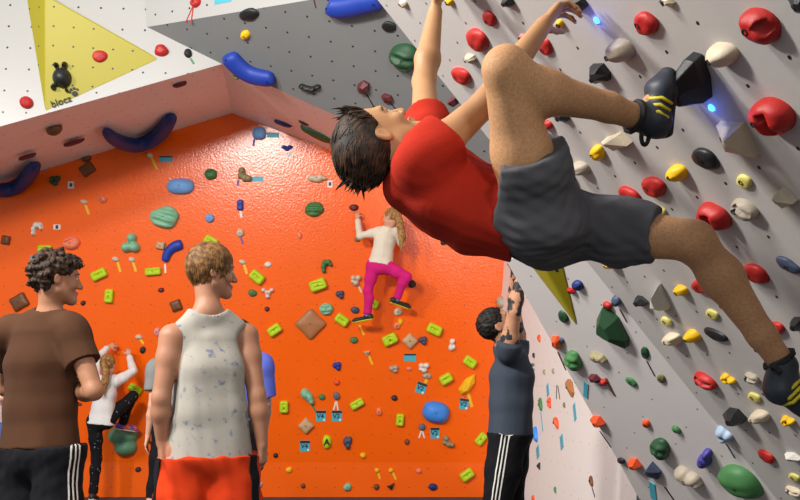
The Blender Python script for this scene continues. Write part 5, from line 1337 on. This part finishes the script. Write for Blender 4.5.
# --- bystanders half hidden behind the men ----------------------------------------------
J = stand(238, 6.5, .25, .86, 1.34, .36, .18); r, f = J['_r'], J['_f']
J.update(head=at(240, 336, 6.5), hf=V((-.3, .95, 0)), hu=V((0, 0, 1)), elR=J['shR'] + V((.03, .04, -.27)), wrR=J['shR'] + V((.0, .19, -.46)), elL=J['shL'] + V((-.05, .02, -.28)), wrL=J['shL'] + V((-.02, .16, -.46)))
b1 = Fig('person in a blue top and dark shorts half hidden behind the tank-top man', J, g=.9, skin=(186, 150, 136), res=.009)
b1.head(True); b1.torso(1, True)
for k in 'RL': b1.arm(k, .9); b1.leg(k, .9); b1.hand(k, V((0, .4, -1)), V((-1, 0, 0)) if k == 'R' else V((1, 0, 0)), .4)
b1.finish(); b1.shirt('top', cloth_mat('top_blue', (92, 104, 196)), hem=.08, ease=.018, sleeve=.85, seed=71, wr=.006, neckr=.064)
b1.trouser_o = b1.trousers('shorts', m_blacktrack, .3, ease=.015, seed=33)
for k in 'RL': b1.shoe(k, m_blackshoe, m_sole)
hair_dn(b1, m_brownhair, 200, .08, .006)
J = stand(179, 7.0, -.1, .86, 1.32, .35, .19)
J.update(head=at(187, 339, 7.0), hf=V((.2, .97, 0)), hu=V((0, 0, 1)), elL=at(152.5, 405, 6.95), wrL=at(148, 436, 7.0), elR=J['shR'] + V((.03, 0, -.28)), wrR=J['shR'] + V((.02, .05, -.5)), knL=V((at(160, 400, 7).x, 6.97, .46)), anL=V((at(153, 400, 7).x, 7.0, .08)))
J['toeL'] = J['anL'] + V((-.02, .15, -.05))
b2 = Fig('person in grey t-shirt and cropped black leggings half hidden behind the tank-top man', J, g=.9, skin=(214, 160, 136), res=.009)
b2.head(True); b2.torso(1, True)
for k in 'RL': b2.arm(k, .86); b2.leg(k, .9)
b2.hand('L', V((-.15, .0, -1)), V((1, 0, 0)), .4); b2.hand('R', V((0, .2, -1)), V((-1, 0, 0)), .4)
b2.finish(); b2.shirt('t_shirt', cloth_mat('tee_grey', (128, 128, 126)), hem=.08, ease=.016, sleeve=.62, seed=81, wr=.006, neckr=.064)
b2.trouser_o = b2.trousers('leggings', m_blacktrack, .62, ease=.008, seed=35, thick=.93)
for k in 'RL': b2.shoe(k, m_blackshoe, m_sole)
hair_dn(b2, m_brownhair, 200, .08, .006)
J = stand(-11, 6.4, .3, .84, 1.30, .35, .18)
J.update(head=at(-14, 345, 6.4), hf=V((.4, .9, 0)), hu=V((0, 0, 1)), elR=at(3, 396, 6.3), wrR=at(-2, 420, 6.5), elL=J['shL'] + V((-.04, 0, -.28)), wrL=J['shL'] + V((-.02, .05, -.5)))
b3 = Fig('person in pale top and blue shorts cut off by the left edge of the picture', J, g=.9, skin=(232, 176, 160), res=.009)
b3.head(True); b3.torso(1, True)
for k in 'RL': b3.arm(k, .9); b3.leg(k, .9)
b3.hand('L', V((0, .1, -1)), V((1, 0, 0)), .4); b3.hand('R', V((-.3, .5, -.8)), V((-1, 0, 0)), .4)
b3.finish(); b3.shirt('t_shirt', cloth_mat('tee_pale', (224, 204, 200)), hem=.06, ease=.018, sleeve=.6, seed=91, wr=.006, neckr=.064)
b3.trouser_o = b3.trousers('shorts', cloth_mat('shorts_blue', (64, 84, 132)), .34, ease=.022, seed=37, flare=.02)
for k in 'RL': b3.shoe(k, m_whiteshoe, m_sole)
hair_dn(b3, m_girlhair, 200, .1, .006)
for nm, a, b in [('up', 'shR', 'elR'), ('fo', 'elR', 'wrR'), ('upL', 'shL', 'elL'), ('foL', 'elL', 'wrL'), ('th', 'hipR', 'knR'), ('sh', 'knR', 'anR'), ('thL', 'hipL', 'knL'), ('shL', 'knL', 'anL')]:
    print('LEN', nm, *['%.2f' % (fg.J[a] - fg.J[b]).length for fg in (c, m1, m2, m3, k1, k2)])
